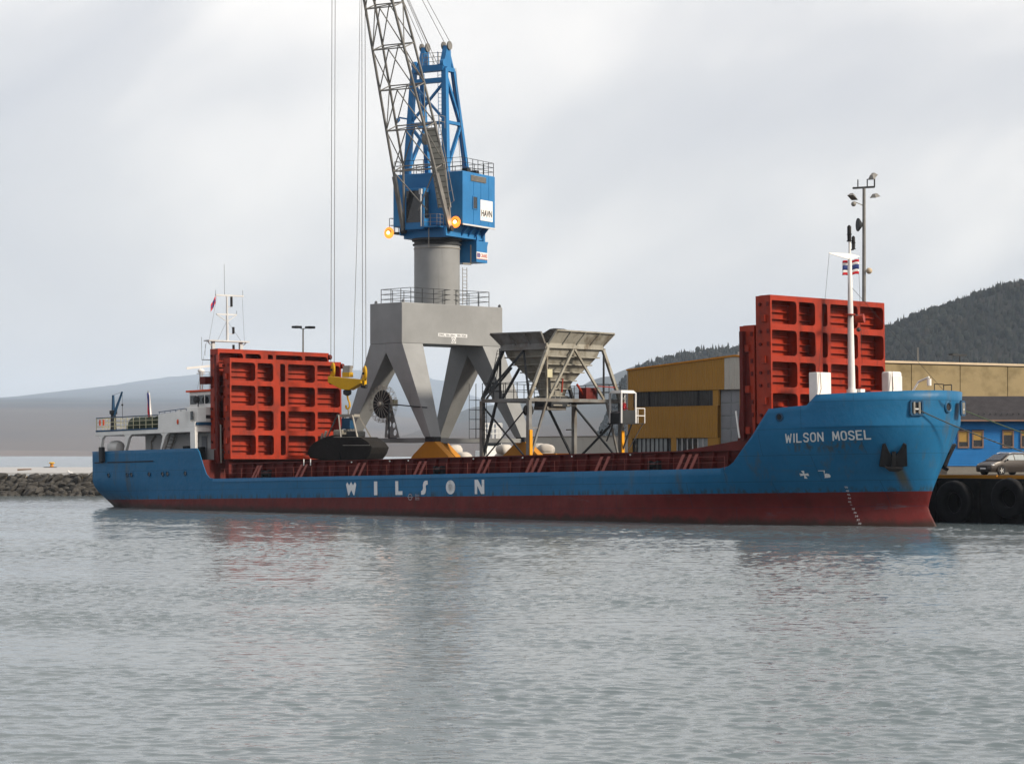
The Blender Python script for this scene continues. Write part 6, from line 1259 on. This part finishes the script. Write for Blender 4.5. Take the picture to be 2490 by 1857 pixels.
# ------------------------------------------------------------------ car
def car():
    cxw = Vector(((2434 - 1245) / 5900 * 168.2, 168.2, QZ)); hd = Vector((-.84, -.54, 0)); ang = math.atan2(hd.y, hd.x)
    # local: +x forward, origin under the front wheel on the near (left) side
    e = empty('estate_car', cxw, (0, 0, ang)); tag(e, 'grey brown estate car with silver roof rails parked by the blue house', 'car')
    cy = -.78 # car centre line relative to the near wheel
    cyl = -.8
    prof = [(.88, .3, .78), (.92, .55, .82), (.84, .72, .84), (.25, .95, .86), (-.2, 1.0, .88), (-1.05, 1.02, .89), (-2.0, 1.03, .89), (-3.2, 1.02, .87), (-3.55, .98, .84), (-3.68, .6, .82), (-3.6, .32, .8)]
    low = .26; b = MB(); vs_ = []
    st = [(.9, .34, .52, .62), (.86, .24, .68, .76), (.7, .22, .78, .8), (.35, .2, .9, .85), (-.05, .2, .985, .88), (-.6, .2, 1.01, .89), (-1.6, .2, 1.02, .9), (-2.8, .2, 1.02, .89), (-3.4, .22, 1.0, .86), (-3.62, .28, .95, .8), (-3.68, .36, .8, .72)]
    for x, z0, z1, w_ in st:
        for y, z in ((-w_ * .92, z0), (-w_, lp(z0, z1, .35)), (-w_, lp(z0, z1, .7)), (-w_ * .93, z1), (0, z1 + .03), (w_ * .93, z1), (w_, lp(z0, z1, .7)), (w_, lp(z0, z1, .35)), (w_ * .92, z0)): vs_.append((x, cyl + y, z))
    n = 9; b.add(vs_, [(i * n + k, i * n + k + 1, (i + 1) * n + k + 1, (i + 1) * n + k) for i in range(len(st) - 1) for k in range(n - 1)] + [(i * n + 8, i * n, (i + 1) * n, (i + 1) * n + 8) for i in range(len(st) - 1)] + [tuple(range(n)), tuple((len(st) - 1) * n + k for k in range(n))]); b.build('body', 'car_paint', e, True)
    # greenhouse
    gst = [(-.02, .98, 1.0, .84), (-.75, 1.0, 1.42, .72), (-1.3, 1.0, 1.5, .70), (-2.4, 1.0, 1.5, .70), (-3.1, 1.0, 1.44, .70), (-3.55, 1.0, 1.05, .78)]; b = MB(); vs_ = []
    for x, z0, z1, w_ in gst:
        for y, z in ((-.86, z0), (-w_, z1 - .06), (-w_ + .14, z1), (w_ - .14, z1), (w_, z1 - .06), (.86, z0)): vs_.append((x, cyl + y, z))
    n = 6; b.add(vs_, [(i * n + k, i * n + k + 1, (i + 1) * n + k + 1, (i + 1) * n + k) for i in range(len(gst) - 1) for k in range(n - 1)] + [tuple(range(n)), tuple((len(gst) - 1) * n + k for k in range(n))]); b.build('cabin', 'car_paint', e, True)
    def pane(pts, name='side_window', m='glass_dark', d=.012):
        P = [Vector(p) for p in pts]; nr = (P[1] - P[0]).cross(P[2] - P[0]).normalized() * d; b = MB(); b.hexa([p - nr for p in P], [p + nr for p in P]); b.build(name, m, e)
    for s in (-1, 1):
        y0 = cyl + s * .87; yt = cyl + s * .715
        pane([(-.35, y0 - s * .02, 1.04), (-1.2, y0, 1.04), (-1.2, yt, 1.4), (-.85, yt, 1.38)], m='pane_pale'); pane([(-1.3, y0, 1.04), (-2.2, y0, 1.04), (-2.2, yt, 1.41), (-1.3, yt, 1.41)], m='pane_pale'); pane([(-2.3, y0, 1.05), (-3.1, y0 - s * .02, 1.06), (-2.95, yt, 1.38), (-2.3, yt, 1.4)])
        b = MB(); b.path([(-.95, cyl + s * .6, 1.5), (-1.3, cyl + s * .6, 1.56), (-3.0, cyl + s * .6, 1.53), (-3.2, cyl + s * .6, 1.46)], .028, 6); b.build('roof_rail', 'chrome', e)
        b = MB(); b.ball((-.45, cyl + s * .98, 1.06), .1, 10, 6, (.7, 1, .7)); b.build('door_mirror', 'car_paint', e, True)
        b = MB(); b.ball((.66, cyl + s * .66, .7), .2, 12, 8, (.7, .75, .38)); b.build('headlight', 'headlight', e, True)
        b = MB(); b.ball((.8, cyl + s * .6, .38), .08, 10, 6, (.5, 1, .8)); b.build('fog_light', 'headlight', e, True)
        for x in (0, -2.65):
            wh_ = empty('wheel', (x, cyl + s * .8, .32), parent=e); b = MB(); b.lathe((0, -s * .12, 0), (0, s, 0), [(.22, 0), (.31, .01), (.325, .05), (.325, .17), (.31, .21), (.22, .215)], 28); b.build('tyre', 'rubber', wh_, True)
            b = MB(); b.lathe((0, s * .06, 0), (0, s, 0), [(.215, 0), (.215, .035), (.18, .02)], 24)
            for k in range(5): a = 2 * math.pi * k / 5; b.bar((0, s * .09, 0), (.19 * math.cos(a), s * .085, .19 * math.sin(a)), .03, .075)
            b.build('rim', 'chrome', wh_, True)
            b = MB(); n = 20; vs_ = [(x + rr * math.cos(R(-8) + R(196) * i / n), cyl + s * yy, .32 + rr * math.sin(R(-8) + R(196) * i / n)) for rr, yy in ((.345, .9), (.42, .905), (.42, .88)) for i in range(n + 1)]; b.add(vs_, [(j * (n + 1) + i, j * (n + 1) + i + 1, (j + 1) * (n + 1) + i + 1, (j + 1) * (n + 1) + i) for j in range(2) for i in range(n)]); b.build('wheel_arch', 'car_paint', e)
            b = MB(); b.lathe((x, cyl + s * .82, .33), (0, s, 0), [(.345, 0), (.345, .075)], 24); b.build('arch_shadow_gap', 'black', e)
    pane([(.0, cyl - .72, 1.03), (.0, cyl + .72, 1.03), (-.72, cyl + .6, 1.425), (-.72, cyl - .6, 1.425)], 'windscreen', 'glass_dark', .02)
    b = MB(); b.box(.86, .93, cyl - .3, cyl + .3, .52, .62); b.box(.84, .92, cyl - .5, cyl + .5, .3, .42); b.build('grille', 'black', e); b = MB(); b.box(.915, .94, cyl - .26, cyl + .26, .42, .52); b.build('number_plate', 'lettering', e)
car()

# ------------------------------------------------------------------ light masts
tm = empty('light_mast', Q(47.4, 10.5, QZ), QROT); tag(tm, 'tall grey floodlight mast behind the forward hatch covers', 'light mast')
b = MB(); b.tube((0, 0, 0), (0, 0, 18.2), .17, 14, .1); b.build('pole', 'jib_grey', tm, True)
b = MB(); b.bar((-.42, -.6, 18.2), (.42, .53, 18.3), .12); b.tube((.1, .2, 18.3), (.1, .2, 18.8), .04, 6); b.tube((-.25, -.3, 18.3), (-.25, -.3, 18.75), .04, 6); b.tube((.4, .55, 18.3), (.4, .55, 18.9), .05, 6); b.build('crossarm', 'dark_steel', tm)
def flood(p, rz, tilt):
    b = MB(); b.hexa([(-.25, -.3, 0), (.25, -.3, 0), (.25, .3, 0), (-.25, .3, 0)], [(-.1, -.15, .3), (.1, -.15, .3), (.1, .15, .3), (-.1, .15, .3)]); b.v = [(x * .85, y * 1.35, z * .75) for x, y, z in b.v]; o = b.build('floodlight', 'jib_grey', tm, loc=p, rot=(tilt, 0, rz)); return o
flood((-.42, -.62, 17.6), .3, -.3); flood((.42, .58, 17.65), .3, .2); flood((.35, .45, 18.9), .3, .5)
b = MB(); b.bar((0, 0, 17.1), (-.35, -.55, 17.35), .05); b.ball((-.35, -.6, 17.2), .16, 10, 7); b.build('camera_dome', 'galv', tm, True)
b = MB(); b.lathe((-.05, -.1, 15.9), (-.55, -.8, .0), [(.1, 0), (.42, .25), (.42, .32)], 18); b.build('loudspeaker', 'dark_steel', tm, True)
b = MB(); b.ball((.25, .2, 13.0), .2, 10, 7); b.build('lamp_globe', 'trim_pale', tm, True)
sm2 = empty('light_mast', Q(-7.6, 9.0, QZ), QROT); tag(sm2, 'thin lamp post with twin flat heads behind the aft hatch covers', 'light mast')
b = MB(); b.tube((0, 0, 0), (0, 0, 11.4), .11, 10, .06); b.build('pole', 'galv', sm2, True)
for s in (-1, 1): b = MB(); b.bar((0, 0, 11.35), (s * .2, s * .25, 11.45), .06); b.box(s * .15 - .25, s * .15 + .25 + .1, s * .55 - .3, s * .55 + .3, 11.4, 11.58); bevel(b.build('lamp_head', 'dark_steel', sm2), .04)

# ------------------------------------------------------------------ haze
hz = MB(); hz.box(-25800, 25800, -240, 31800, -3.2, 960)
hm = bpy.data.materials.new('haze_air'); hm.use_nodes = True; n = hm.node_tree.nodes; n.clear(); ho = n.new('ShaderNodeOutputMaterial'); pv = n.new('ShaderNodeVolumePrincipled')
pv.inputs['Color'].default_value = (.68, .82, 1.0, 1); pv.inputs['Density'].default_value = 0.00005; pv.inputs['Anisotropy'].default_value = 0.0; hm.node_tree.links.new(pv.outputs[0], ho.inputs['Volume'])
MATS['haze_air'] = hm; tag(hz.build('haze', 'haze_air'), kind='stuff')
